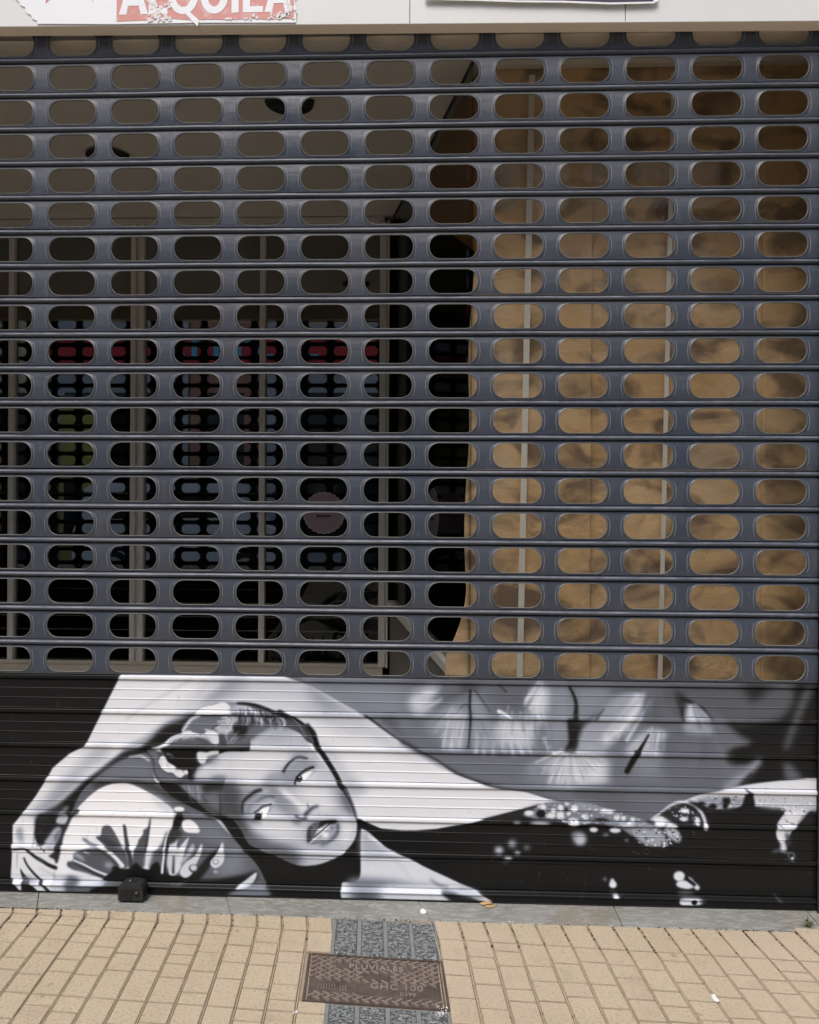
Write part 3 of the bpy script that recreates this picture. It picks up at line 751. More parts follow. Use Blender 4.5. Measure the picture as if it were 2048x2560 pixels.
['F',212,1.6,0,[(-1000,739),(-1061,618),(-1122,496),(-1175,469),(-1232,420),(-1258,374),(-1293,319),(-1326,276),(-1369,224),(-1370,158),(-1372,92),(-1375,45),(-1334,-1),(-1182,3),(-1125,70),(-1078,211),(-890,355),(-606,174),(-513,153),(-326,134),(-206,187),(-199,271),(-202,275),(-170,257),(-124,238),(-55,233),(-9,234),(60,241),(152,259),(221,278),(289,297),(358,316),(417,331),(485,335),(426,347),(357,367),(284,377),(216,391),(124,424),(64,465),(-10,505),(-79,545),(-168,604),(-265,658),(-349,703),(-400,725),(-475,746),(-897,741)]],
['F',168,26.4,1,[(-670,707),(-539,723),(-399,720),(-283,653),(-166,562),(-282,579),(-399,628),(-469,655),(-586,671),(-679,656),(-750,623),(-797,608),(-750,655)]],
['F',138,18.5,1,[(-712,679),(-642,722),(-567,723),(-623,685),(-670,661),(-726,637)]],
['F',140,13.2,1,[(-376,721),(-306,671),(-203,608),(-259,607),(-352,666)]],
['F',196,18.5,1,[(-539,695),(-422,688),(-352,642),(-445,646),(-511,668)]],
['S',172,5.3,(4.6,3.7),[(-760,725),(-844,677),(-929,625),(-985,586)]],
['F',196,10.6,1,[(-703,726),(-656,717),(-703,674),(-759,636),(-797,622),(-740,674)]],
['F',186,15.8,1,[(-265,630),(-149,585),(-42,504),(45,446),(-56,481),(-172,544),(-288,583)]],
['F',150,18.5,1,[(-338,522),(-291,486),(-249,422),(-193,377),(-221,340),(-244,376),(-286,449)]],
['F',170,10.6,1,[(-216,386),(-174,373),(-165,364),(-202,358)]],
['F',168,15.8,1,[(-1080,496),(-1032,492),(-1060,450),(-1127,406),(-1165,368),(-1212,335),(-1250,320),(-1212,367),(-1146,434)]],
['F',130,15.8,1,[(-1146,383),(-1108,402),(-1165,350),(-1231,287),(-1293,263),(-1317,258),(-1255,310),(-1198,358)]],
['S',20,2.6,(6.4,2.3),[(-177,613),(-79,543),(-10,504),(64,465),(124,427),(220,393),(284,377)]],
['S',45,6.6,(11.9,2.8),[(-56,527),(64,459),(156,418)]],
['F',24,5.3,1,[(-740,613),(-796,589),(-853,565),(-900,522),(-938,494),(-985,481),(-1023,455),(-1079,410),(-1127,374),(-1164,340),(-1207,302),(-1255,273),(-1286,256),(-1293,230),(-1287,178),(-1268,165),(-1240,179),(-1183,227),(-1145,275),(-1107,323),(-1051,366),(-1003,399),(-937,419),(-843,421),(-749,497),(-749,567)]],
['S',60,9.2,(13.8,6.4),[(-759,604),(-844,570),(-909,522),(-994,484)]],
['F',92,1.6,1,[(-1126,350),(-1079,393),(-1004,446),(-956,463),(-914,476),(-890,448),(-885,392),(-842,358),(-748,315),(-682,261),(-606,193),(-466,131),(-410,67),(-498,10),(-864,1),(-1210,-7),(-1183,209),(-1155,298)]],
['F',110,13.2,1,[(-1070,403),(-1004,444),(-937,461),(-895,439),(-890,392),(-937,382),(-1032,380),(-1070,384)]],
['F',58,6.6,1,[(-1079,375),(-984,386),(-913,378),(-795,329),(-738,297),(-842,328),(-946,372),(-1022,371),(-1088,351)]],
['F',112,15.8,1,[(-757,264),(-682,256),(-625,192),(-653,173),(-747,208)]],
['F',122,18.5,1,[(-653,136),(-597,174),(-578,91),(-634,62),(-672,80)]],
['S',200,2.6,(3.7,7.3),[(-971,462),(-933,466),(-904,452)]],
['F',24,2,1,[(-866,383),(-838,342),(-790,312),(-710,274),(-663,257),(-621,202),(-573,147),(-536,106),(-507,51),(-496,7),(-256,6),(-219,53),(-195,81),(-192,183),(-187,239),(-202,273),(-304,319),(-490,362),(-678,433),(-772,422)]],
['F',184,1.6,1,[(-566,514),(-543,547),(-506,564),(-464,569),(-417,563),(-379,529),(-351,494),(-314,449),(-276,399),(-239,344),(-218,303),(-205,266),(-204,229),(-213,196),(-243,159),(-280,135),(-331,115),(-386,109),(-428,120),(-471,140),(-527,162),(-564,180),(-593,230),(-630,271),(-663,285),(-678,345),(-725,367),(-748,404),(-744,432),(-678,480),(-622,492)]],
['C',0,0,1,[(-566,514),(-543,547),(-506,564),(-464,569),(-417,563),(-379,529),(-351,494),(-314,449),(-276,399),(-239,344),(-218,303),(-205,266),(-204,229),(-213,196),(-243,159),(-280,135),(-331,115),(-386,109),(-428,120),(-471,140),(-527,162),(-564,180),(-593,230),(-630,271),(-663,285),(-678,345),(-725,367),(-748,404),(-744,432),(-678,480),(-622,492)]],
['F',168,15.8,1,[(-566,519),(-538,552),(-464,571),(-398,558),(-361,508),(-421,540),(-491,548),(-538,528)]],
['F',96,23.8,1,[(-668,359),(-603,369),(-584,314),(-574,231),(-536,176),(-583,165),(-640,243),(-677,284)]],
['F',46,21.1,1,[(-663,312),(-602,277),(-574,198),(-508,153),(-583,147),(-654,243)]],
['F',118,21.1,1,[(-564,189),(-490,195),(-415,164),(-368,124),(-442,117),(-536,153)]],
['F',60,15.8,1,[(-536,162),(-461,154),(-405,114),(-489,121)]],
['F',160,18.5,1,[(-509,371),(-463,381),(-416,336),(-397,285),(-443,275),(-481,307),(-518,334)]],
['F',158,18.5,1,[(-491,427),(-444,446),(-416,391),(-463,386),(-500,381)]],
['F',160,15.8,1,[(-565,333),(-509,343),(-462,335),(-481,316),(-537,301),(-565,277)]],
['F',130,18.5,1,[(-286,385),(-244,348),(-216,293),(-243,293),(-276,338)]],
['F',96,7.9,1,[(-258,367),(-234,339),(-211,284),(-225,284),(-253,330)]],
['F',202,18.5,1,[(-393,373),(-314,384),(-290,338),(-322,314),(-369,327)]],
['F',204,21.1,1,[(-555,259),(-443,256),(-415,225),(-480,205),(-546,217)]],
['F',205,23.8,1,[(-566,481),(-491,492),(-463,455),(-509,408),(-584,398),(-622,434)]],
['F',178,15.8,1,[(-336,171),(-257,200),(-238,168),(-303,134),(-368,133)]],
['F',206,11.9,1,[(-266,260),(-220,266),(-215,215),(-243,182),(-262,205)]],
['F',140,15.8,1,[(-602,314),(-584,342),(-537,361),(-490,348),(-509,315),(-537,292),(-565,263),(-588,277)]],
['F',84,18.5,1,[(-659,359),(-612,374),(-588,332),(-588,258),(-560,194),(-602,211),(-644,266),(-663,312)]],
['F',150,11.9,1,[(-463,400),(-426,438),(-379,457),(-337,439),(-351,416),(-397,410),(-425,377)]],
['F',104,18.5,1,[(-583,230),(-536,208),(-461,182),(-396,142),(-442,122),(-517,148),(-564,180)]],
['F',48,11.9,1,[(-527,157),(-461,140),(-414,113),(-396,100),(-461,112),(-517,139)]],
['F',138,10.6,1,[(-476,362),(-444,335),(-415,299),(-434,280),(-462,312),(-486,339)]],
['F',160,18.5,1,[(-538,528),(-482,562),(-417,553),(-445,521),(-510,501)]],
['F',206,15.8,1,[(-392,350),(-341,365),(-290,338),(-281,292),(-327,291),(-378,323)]],
['F',118,11.9,1,[(-584,347),(-528,361),(-509,334),(-537,310),(-565,287),(-583,263),(-598,295)]],
['F',70,13.2,1,[(-664,368),(-617,369),(-595,314),(-588,249),(-564,198),(-602,207),(-644,257),(-666,312)]],
['F',128,9.2,1,[(-467,409),(-416,442),(-370,457),(-351,430),(-397,406),(-430,382)]],
['F',84,13.2,1,[(-593,226),(-536,194),(-461,173),(-396,132),(-442,113),(-527,143),(-583,179)]],
['F',134,10.6,1,[(-519,399),(-481,427),(-467,400),(-458,363),(-425,317),(-443,289),(-481,325),(-509,353)]],
['F',204,21.1,1,[(-566,481),(-510,501),(-444,493),(-416,465),(-463,437),(-500,408),(-547,380),(-603,407),(-622,443)]],
['F',202,18.5,1,[(-546,259),(-490,265),(-429,248),(-406,216),(-443,192),(-508,204)]],
['S',222,6.6,(16.7,18.2),[(-467,372),(-448,354),(-424,336),(-398,315)]],
['F',150,13.2,1,[(-501,382),(-480,403),(-448,414),(-438,393),(-464,372),(-453,346),(-480,356)]],
['F',150,11.9,1,[(-437,330),(-416,305),(-395,289),(-411,276),(-432,288)]],
['D',218,6.6,(13,11.7),[(-384,301)]],
['S',40,4,(6.8,10.4),[(-334,310),(-353,302),(-366,290),(-376,279)]],
['S',60,1.3,(2.6,3.1),[(-369,316),(-365,304)]],
['S',36,2.6,(5.7,5.7),[(-408,276),(-390,268),(-371,269)]],
['F',120,6.6,1,[(-419,262),(-395,263),(-389,250),(-411,247)]],
['F',146,10.6,1,[(-443,417),(-417,454),(-385,463),(-351,458),(-332,440),(-364,437),(-396,426),(-417,404),(-438,404)]],
['S',40,2,(8.8,6.8),[(-450,421),(-438,442),(-418,462),(-399,471),(-372,467)]],
['F',110,10.6,1,[(-425,475),(-385,478),(-372,468),(-412,465)]],
['F',240,1.3,1,[(-389,394),(-389,407),(-375,419),(-351,428),(-361,413),(-373,398)]],
['F',200,7.9,1,[(-372,395),(-359,411),(-346,424),(-332,429),(-338,406),(-358,384)]],
['S',208,2,(3.1,2.6),[(-405,410),(-390,424),(-375,433)]],
['S',22,1.6,(6.8,7.8),[(-410,386),(-405,402),(-393,416),(-375,429),(-350,438)]],
['D',14,1.1,(10.4,9.4),[(-397,399)]],
['S',30,2,(3.6,2.1),[(-410,394),(-410,383),(-405,377)]],
['D',250,0.7,(2.6,2.6),[(-396,403)]],
['S',38,2,(7.3,12.5),[(-587,279),(-588,301),(-583,320),(-564,338),(-543,353),(-526,358)]],
['S',208,6.6,(4.2,5.7),[(-577,280),(-572,307),(-543,331),(-522,350),(-501,358)]],
['S',58,2.6,(2.6,4.7),[(-540,315),(-522,330),(-501,337),(-480,336)]],
['F',170,6.6,1,[(-562,286),(-543,313),(-501,329),(-480,322),(-506,313),(-532,302),(-543,281)]],
['S',212,2.6,(2.6,2.6),[(-540,290),(-522,305),(-501,316),(-480,318)]],
['F',242,1.3,1,[(-532,276),(-524,292),(-506,301),(-497,302),(-501,287),(-508,274),(-519,268)]],
['S',22,1.3,(4.2,4.7),[(-547,282),(-532,293),(-517,305),(-490,312)]],
['S',110,2.6,(3.1,2.1),[(-490,308),(-494,295),(-501,282)]],
['D',16,1.3,(12.5,7.8),[(-532,273)]],
['D',16,1.3,(13.5,5.7),[(-535,264)]],
['D',90,0.8,(2.1,2.1),[(-522,283)]],
['S',90,6.6,(10.4,6.8),[(-556,257),(-538,252),(-527,250)]],
['F',150,9.2,1,[(-373,182),(-372,227),(-360,251),(-337,261),(-305,270),(-268,268),(-260,242),(-265,218),(-284,197),(-310,182),(-342,179)]],
['F',58,2,1,[(-370,189),(-369,227),(-359,244),(-345,252),(-331,251),(-337,238),(-344,219),(-350,204),(-359,189)]],
['F',40,2,1,[(-337,235),(-331,254),(-310,263),(-279,267),(-269,263),(-279,250),(-305,249),(-326,233)]],
['F',92,2.6,1,[(-358,227),(-342,251),(-329,254),(-331,241),(-344,217),(-352,203)]],
['S',170,2,(2.6,2.1),[(-363,240),(-354,248),(-347,240)]],
['F',215,2,1,[(-339,218),(-331,233),(-313,242),(-292,252),(-302,239),(-323,224)]],
['F',160,5.3,1,[(-344,191),(-323,209),(-300,233),(-279,247),(-277,223),(-292,202),(-315,191)]],
['D',226,4,(13,9.4),[(-309,214)]],
['D',80,4,(4.2,5.2),[(-285,236)]],
['S',16,1.1,(2.6,4.2),[(-346,204),(-323,225),(-297,248),(-287,256)]],
['S',240,1.1,(3.1,2.6),[(-359,186),(-334,208),(-297,241)]],
['S',64,2.6,(3.6,3.6),[(-357,185),(-331,188),(-313,193)]],
['S',52,4,(6.8,5.7),[(-268,250),(-267,229),(-277,208),(-297,192),(-318,183)]],
['F',120,7.9,1,[(-331,179),(-297,190),(-315,173)]],
['C',0,0,1,[]],
['S',40,2.6,(6.8,2.6),[(-248,381),(-232,350),(-216,314),(-205,282)]],
['S',20,2.1,(18.4,15.6),[(-464,618),(-417,595),(-375,563),(-347,522),(-309,467),(-277,417),(-253,371)]],
['S',20,2.6,(13.8,9.2),[(-370,577),(-347,550),(-337,513)]],
['S',30,2.1,(10.1,4.1),[(-262,385),(-234,339),(-218,307),(-207,275)]],
['F',70,1.6,1,[(-747,615),(-728,632),(-691,642),(-658,649),(-616,648),(-581,651),(-541,644),(-516,630),(-501,631),(-422,595),(-370,563),(-347,522),(-370,522),(-398,551),(-445,569),(-492,569),(-534,552),(-561,523),(-566,495),(-631,490),(-669,475),(-697,442),(-667,470),(-709,426),(-666,396),(-645,392),(-657,345),(-656,285),(-694,277),(-731,307),(-793,364),(-850,379),(-878,390),(-887,411),(-891,453),(-911,483),(-897,494),(-850,507),(-796,543),(-793,559),(-780,583)]],
['F',140,4,1,[(-658,647),(-616,648),(-592,634),(-627,615),(-639,629)]],
['F',218,1.6,1,[(-747,612),(-733,629),(-710,637),(-684,642),(-660,649),(-642,646),(-630,634),(-625,615),(-639,610),(-747,608)]],
['F',170,4,1,[(-632,630),(-609,641),(-585,647),(-564,637),(-546,626),(-531,613),(-569,618),(-627,616)]],
['S',220,2.6,(2.3,5.1),[(-609,636),(-569,630),(-536,614)]],
['F',104,2.6,1,[(-728,603),(-646,604),(-644,594),(-672,577),(-695,558),(-714,549),(-752,547),(-782,555),(-766,580),(-747,597)]],
['S',202,2.6,(10.1,9.2),[(-735,604),(-759,592),(-775,573),(-789,552)]],
['F',176,4,1,[(-646,603),(-618,606),(-606,590),(-623,571),(-620,555),(-639,541),(-643,522),(-667,531),(-674,540),(-676,561),(-667,582),(-655,594)]],
['S',66,1.6,(3.2,0.9),[(-667,591),(-653,593),(-641,587)]],
['S',66,1.6,(3.2,0.9),[(-670,584),(-653,585),(-639,575)]],
['S',66,1.6,(3.2,0.9),[(-676,568),(-662,577),(-646,578)]],
['S',66,1.6,(3.2,0.9),[(-665,566),(-651,568),(-632,562)]],
['S',66,1.6,(3.2,0.9),[(-639,601),(-627,592),(-630,573)]],
['S',218,1.6,(3.7,1.1),[(-672,584),(-655,588),(-639,585)]],
['S',218,1.6,(3.7,1.1),[(-714,557),(-695,556),(-674,554)]],
['S',218,1.6,(3.7,1.1),[(-681,561),(-662,568),(-641,566)]],
['S',218,1.6,(3.7,1.1),[(-660,598),(-639,599),(-625,585),(-627,569)]],
['S',218,1.6,(3.7,1.1),[(-644,550),(-632,559),(-625,571)]],
['S',218,1.6,(3.7,1.1),[(-641,541),(-639,522),(-634,513)]],
['F',70,4,1,[(-672,540),(-646,541),(-639,510),(-669,508)]],
['F',30,4,1,[(-618,569),(-573,572),(-576,546),(-597,532),(-608,541)]],
['F',96,6.6,1,[(-639,541),(-608,541),(-604,523),(-569,542),(-545,563),(-516,570),(-516,557),(-545,542),(-564,523),(-568,509),(-634,508)]],
['S',190,1.3,(1.8,0.9),[(-636,510),(-620,532),(-599,555)]],
['S',190,1.3,(1.8,0.9),[(-629,522),(-608,532),(-592,537)]],
['S',190,1.3,(1.8,0.9),[(-646,536),(-641,527),(-639,510)]],
['S',190,1.3,(1.8,0.9),[(-627,511),(-615,518),(-606,532)]],
['S',190,2.6,(4.6,1.8),[(-609,604),(-607,585)]],
['S',60,2.6,(4.6,1.8),[(-597,604),(-597,580)]],
['S',150,2.6,(4.6,1.8),[(-585,604),(-586,574)]],
['S',30,2.6,(4.6,1.8),[(-574,604),(-576,586)]],
['S',190,2.6,(4.6,1.8),[(-562,605),(-565,580)]],
['S',60,2.6,(4.6,1.8),[(-550,605),(-555,574)]],
['S',150,2.6,(4.6,1.8),[(-538,605),(-544,586)]],
['S',30,2.6,(4.6,1.8),[(-527,605),(-534,581)]],
['S',200,4,(6.9,4.6),[(-550,605),(-534,593),(-516,580)]],
['F',206,1.8,1,[(-894,493),(-874,500),(-853,510),(-831,529),(-810,539),(-794,544),(-784,551),(-766,553),(-752,547),(-719,542),(-709,553),(-683,553),(-670,540),(-669,510),(-690,510),(-709,526),(-733,531),(-770,534),(-803,526),(-822,517),(-831,507),(-862,494),(-864,481),(-874,483)]],
['F',92,4,1,[(-827,507),(-808,520),(-775,524),(-742,523),(-721,516),(-709,509)]],
['S',130,5.3,(6.9,6.0),[(-728,532),(-709,528),(-695,510)]],
['S',235,5.3,(6.9,5.5),[(-789,529),(-770,532),(-751,530)]],
['F',20,1.8,1,[(-853,494),(-756,498),(-660,497),(-568,501),(-564,493),(-573,487),(-638,485),(-669,477),(-709,484),(-737,483),(-746,464),(-739,446),(-725,440),(-741,427),(-747,392),(-770,392),(-770,415),(-789,424),(-810,428),(-841,454),(-852,477)]],
['S',120,2.6,(6,2.8),[(-843,474),(-831,472),(-822,463)]],
['F',214,1.6,1,[(-865,462),(-857,467),(-848,463),(-840,447),(-826,439),(-812,431),(-810,421),(-793,419),(-779,418),(-772,410),(-781,406),(-795,395),(-810,398),(-821,410),(-845,414),(-862,428),(-870,448)]],
['D',214,1.6,(13.8,11.5),[(-803,410)]],
['D',214,1.6,(6,7.8),[(-777,414)]],
['D',214,1.6,(9.2,9.2),[(-852,432)]],
['D',214,1.6,(6.9,6.9),[(-865,448)]],
['F',204,1.8,1,[(-741,476),(-732,483),(-709,481),(-695,486),(-671,489),(-668,477),(-690,468),(-709,456),(-713,446),(-727,443),(-737,455)]],
['F',110,4,1,[(-709,465),(-690,472),(-669,473),(-678,461),(-697,458)]],
['F',100,2.6,1,[(-904,480),(-878,483),(-870,462),(-871,444),(-864,423),(-843,409),(-821,405),(-802,390),(-864,390),(-880,409),(-885,450)]],
['F',196,6.6,1,[(-746,392),(-746,413),(-732,430),(-713,442),(-685,447),(-638,462),(-624,439),(-629,401),(-661,394)]],
['F',140,7.9,1,[(-709,446),(-685,456),(-662,461),(-685,442)]],
['F',90,6.6,1,[(-697,396),(-671,403),(-638,401),(-657,392)]],
['F',134,5.3,1,[(-795,370),(-755,374),(-718,370),(-722,339),(-717,321),(-741,325),(-774,348)]],
['S',80,2.6,(2.3,3.2),[(-779,368),(-760,343)]],
['S',80,2.6,(2.3,3.2),[(-765,371),(-741,332)]],
['S',80,2.6,(2.3,3.2),[(-751,369),(-727,325)]],
['S',80,2.6,(2.3,3.2),[(-736,367),(-732,344)]],
['F',44,6.6,1,[(-727,369),(-666,373),(-652,361),(-689,351),(-713,346)]],
['F',100,7.9,1,[(-720,337),(-694,347),(-666,345),(-661,322),(-661,289),(-675,289),(-708,314)]],
['S',34,2.6,(2.3,5.1),[(-665,340),(-661,317),(-662,285)]],
['S',40,2.6,(3.7,1.8),[(-725,339),(-715,321),(-703,314)]],
['S',205,2.1,(6.4,2.3),[(-576,616),(-571,595),(-575,574)]],
['S',36,2.1,(6.2,2.3),[(-560,612),(-555,591),(-559,572)]],
['S',150,2.1,(6,2.3),[(-544,608),(-539,587),(-543,570)]],
['S',220,2.1,(5.7,2.3),[(-528,604),(-523,583),(-527,568)]],
['S',50,2.1,(5.5,2.3),[(-512,600),(-507,579),(-511,566)]],
['S',180,2.1,(5.3,2.3),[(-496,596),(-492,575),(-495,564)]],
['S',30,2.1,(5.1,2.3),[(-480,592),(-476,572),(-479,562)]],
['S',200,2.1,(4.8,2.3),[(-465,588),(-460,568),(-463,560)]],
['S',120,2.1,(4.6,2.3),[(-449,584),(-444,564),(-448,558)]],
['F',100,6.6,1,[(-566,560),(-510,575),(-445,576),(-408,563),(-464,567),(-520,556),(-557,528)]],
['S',215,2.6,(7.3,4.6),[(-468,606),(-452,595),(-447,576)]],
['S',18,2.6,(7.3,11.9),[(-604,646),(-539,640),(-492,622),(-436,604),(-394,586),(-361,554),(-338,518)]],
['S',150,1.8,(2.3,1.8),[(-445,609),(-417,595),(-394,572),(-375,536)]],
['S',130,1.3,(1.8,1.4),[(-417,595),(-370,563),(-351,522)]],
['S',214,1.5,(2.1,0.9),[(-604,629),(-600,614),(-606,593)]],
['S',44,1.5,(2.1,0.9),[(-598,630),(-594,614),(-600,594)]],
['S',176,1.5,(2.1,0.9),[(-592,631),(-587,615),(-594,595)]],
['S',92,1.5,(2.1,0.9),[(-586,631),(-581,615),(-588,596)]],
['S',226,1.5,(2.1,0.9),[(-580,631),(-575,615),(-581,596)]],
['S',30,1.5,(2.1,0.9),[(-574,631),(-568,615),(-575,597)]],
['S',150,1.5,(2.1,0.9),[(-568,631),(-562,615),(-569,597)]],
['S',214,1.5,(2.1,0.9),[(-562,631),(-556,615),(-563,598)]],
['S',44,1.5,(2.1,0.9),[(-555,630),(-549,614),(-557,598)]],
['S',176,1.5,(2.1,0.9),[(-549,629),(-543,614),(-551,597)]],
['S',92,1.5,(2.1,0.9),[(-543,628),(-537,613),(-545,597)]],
['S',226,1.5,(2.1,0.9),[(-537,628),(-531,612),(-539,597)]],
['S',30,1.5,(2.1,0.9),[(-531,627),(-524,611),(-533,596)]],
['S',150,1.5,(2.1,0.9),[(-525,626),(-518,610),(-527,595)]],
['S',214,1.5,(2.1,0.9),[(-519,624),(-511,608),(-521,594)]],
['S',44,1.5,(2.1,0.9),[(-513,622),(-505,607),(-515,593)]],
['S',176,1.5,(2.1,0.9),[(-507,621),(-499,605),(-508,592)]],
['S',92,1.5,(2.1,0.9),[(-501,619),(-493,603),(-502,591)]],
['S',226,1.5,(2.1,0.9),[(-495,617),(-486,601),(-496,589)]],
['S',30,1.5,(2.1,0.9),[(-489,614),(-480,599),(-490,587)]],
['S',150,1.5,(2.1,0.9),[(-482,612),(-473,597),(-484,585)]],
['S',214,1.5,(2.1,0.9),[(-476,610),(-467,594),(-478,583)]],
['S',44,1.5,(2.1,0.9),[(-470,607),(-461,591),(-472,581)]],
['S',176,1.5,(2.1,0.9),[(-464,604),(-455,589),(-466,579)]],
['S',92,1.5,(2.1,0.9),[(-458,601),(-448,585),(-460,576)]],
['S',226,1.5,(2.1,0.9),[(-452,598),(-442,583),(-454,574)]],
['S',230,1.7,(2.1,0.7),[(-850,505),(-831,526),(-803,538)]],
['S',150,1.7,(2.1,0.7),[(-838,508),(-820,527),(-793,536)]],
['S',196,1.7,(2.1,0.7),[(-827,512),(-808,529),(-783,535)]],
['S',230,1.7,(2.1,0.7),[(-815,515),(-796,531),(-772,533)]],
['S',150,1.7,(2.1,0.7),[(-803,518),(-784,532),(-762,531)]],
['S',196,1.7,(2.1,0.7),[(-791,522),(-773,534),(-751,530)]],
['S',230,1.7,(2.1,0.7),[(-780,525),(-761,535),(-741,528)]],
['S',150,1.7,(2.1,0.7),[(-768,529),(-749,537),(-731,526)]],
['S',196,1.7,(2.1,0.7),[(-756,532),(-737,539),(-720,524)]],
['S',230,1.7,(2.1,0.7),[(-744,536),(-726,540),(-710,523)]],
['S',150,1.7,(2.1,0.7),[(-733,539),(-714,542),(-700,521)]],
['S',196,1.7,(2.1,0.7),[(-721,543),(-702,543),(-689,519)]],
['S',170,1.6,(1.8,0.7),[(-862,451),(-857,432)]],
['S',235,1.6,(1.8,0.7),[(-853,447),(-847,429)]],
['S',120,1.6,(1.8,0.7),[(-844,443),(-838,425)]],
['S',170,1.6,(1.8,0.7),[(-835,439),(-829,422)]],
['S',235,1.6,(1.8,0.7),[(-826,435),(-819,418)]],
['S',120,1.6,(1.8,0.7),[(-817,431),(-810,414)]],
['S',170,1.6,(1.8,0.7),[(-808,427),(-800,411)]],
['S',235,1.6,(1.8,0.7),[(-799,423),(-791,407)]],
['S',120,1.6,(1.8,0.7),[(-790,419),(-781,404)]],
['S',60,1.7,(1.6,0.7),[(-779,368),(-767,324)]],
['S',190,1.7,(1.6,0.7),[(-771,369),(-760,318)]],
['S',110,1.7,(1.6,0.7),[(-763,369),(-753,311)]],
['S',80,1.7,(1.6,0.7),[(-755,369),(-746,325)]],
['S',60,1.7,(1.6,0.7),[(-747,369),(-739,318)]],
['S',190,1.7,(1.6,0.7),[(-739,369),(-731,311)]],
['S',110,1.7,(1.6,0.7),[(-731,369),(-724,325)]],
['S',80,1.7,(1.6,0.7),[(-723,369),(-717,318)]],
['F',222,1.6,1,[(-1223,56),(-1211,124),(-1202,180),(-1183,227),(-1155,275),(-1126,308),(-1088,342),(-1055,361),(-1022,371),(-984,374),(-946,363),(-899,341),(-861,318),(-826,291),(-814,263),(-823,216),(-846,76),(-935,46),(-1125,41)]],
['F',190,10.6,1,[(-889,336),(-842,304),(-818,277),(-842,281),(-880,308)]],
['F',84,2,1,[(-1064,217),(-1056,228),(-1037,229),(-1023,212),(-1009,188),(-998,166),(-984,142),(-974,96),(-992,90),(-1006,112),(-1028,139),(-1050,160),(-1083,188),(-1067,195)]],
['F',60,6.6,1,[(-1078,187),(-1050,190),(-1023,177),(-1006,155),(-1039,155)]],
['F',58,2,1,[(-991,232),(-981,229),(-977,202),(-970,167),(-960,129),(-953,94),(-970,88),(-977,129),(-984,167),(-988,199)]],
['F',80,2,1,[(-942,168),(-937,184),(-923,203),(-921,217),(-905,228),(-900,253),(-896,256),(-898,228),(-905,179),(-912,141),(-917,95),(-953,91),(-956,135)]],
['S',36,2.6,(1.6,5.9),[(-901,253),(-904,223),(-911,179),(-912,144)]],
['F',84,2.6,1,[(-1155,136),(-1111,153),(-1067,154),(-1039,138),(-1003,96),(-1022,57),(-1077,58),(-1127,71),(-1166,81),(-1180,100),(-1161,111)]],
['F',86,6.6,1,[(-1011,155),(-984,153),(-975,96),(-994,93)]],
['F',88,4,1,[(-898,136),(-876,153),(-860,172),(-841,216),(-840,181),(-850,126),(-859,82),(-901,90),(-903,114)]],
['F',205,5.3,1,[(-909,144),(-890,144),(-903,98),(-917,97)]],
['S',60,4,(8,4.8),[(-1125,183),(-1103,167),(-1078,159)]],
['S',218,1.8,(9.1,12.3),[(-1131,194),(-1089,181),(-1053,152),(-1019,125),(-992,96)]],
['S',40,2.6,(2.1,4.8),[(-1078,154),(-1044,127),(-1011,95)]],
['S',190,5.3,(11.8,6.4),[(-1152,130),(-1139,125),(-1125,112)]],
['S',200,2.6,(5.4,3.2),[(-1122,139),(-1103,133)]],
['S',46,2.6,(4.3,10.7),[(-1158,100),(-1127,87),(-1088,69),(-1055,53)]],
['S',216,1.6,(5.4,7.5),[(-1159,111),(-1122,96),(-1083,77),(-1039,61)]],
['S',200,4,(5.9,2.7),[(-1147,68),(-1122,64),(-1099,62)]],
['D',165,6.6,(13.9,9.1),[(-1039,97)]],
['D',50,4,(5.4,9.1),[(-1174,97)]],
['F',22,2,1,[(-1029,76),(-1026,90),(-1014,93),(-994,86),(-967,88),(-956,99),(-945,106),(-934,97),(-923,89),(-903,85),(-892,101),(-873,111),(-865,96),(-856,77),(-832,69),(-801,66),(-779,73),(-763,90),(-735,63),(-763,47),(-845,39),(-1038,40),(-1055,53)]],
['F',26,2,1,[(-819,255),(-824,225),(-841,186),(-846,143),(-854,72),(-834,67),(-832,116),(-827,159),(-813,203),(-791,242),(-786,274),(-808,282)]],
['S',222,1.6,(3.2,7.0),[(-822,271),(-832,224),(-846,181),(-854,115),(-858,74)]],
['S',230,2,(5.4,2.7),[(-811,276),(-819,255)]],
['F',205,2,1,[(-808,217),(-801,198),(-809,168),(-816,157),(-832,156),(-832,181),(-821,206)]],
['F',120,4,1,[(-835,154),(-824,148),(-832,99),(-840,72),(-843,115)]],
['F',206,2,1,[(-766,199),(-774,171),(-785,128),(-799,84),(-818,67),(-834,72),(-832,94),(-821,116),(-818,135),(-796,165)]],
['D',228,2,(18.2,8.6),[(-801,289)]],
['F',222,2,1,[(-790,245),(-766,257),(-738,237),(-733,213),(-780,215)]],
['F',50,4,1,[(-823,226),(-795,217),(-794,198),(-832,169),(-837,197)]],
['F',200,2,1,[(-724,176),(-723,148),(-742,106),(-756,73),(-780,59),(-798,77),(-780,110),(-747,134)]],
['F',170,2.6,1,[(-754,176),(-749,153),(-780,115),(-799,105),(-775,143)]],
['F',196,2.6,1,[(-827,170),(-799,151),(-817,95),(-831,76),(-841,113)]],
['S',40,2.6,(4.6,8.3),[(-818,132),(-820,76)]],
['F',30,4,1,[(-709,126),(-672,159),(-653,178),(-700,93),(-737,50),(-775,40),(-756,69)]],
['F',202,2,1,[(-653,183),(-647,136),(-655,108),(-679,94),(-695,112),(-672,145)]],
['D',140,1.3,(11,9.2),[(-676,115)]],
['D',205,1.3,(7.3,6.0),[(-676,116)]],
['D',50,1.3,(15.6,13.8),[(-751,92)]],
['D',195,2,(11.9,10.6),[(-751,94)]],
['D',170,2.6,(8.3,4.6),[(-676,82)]],
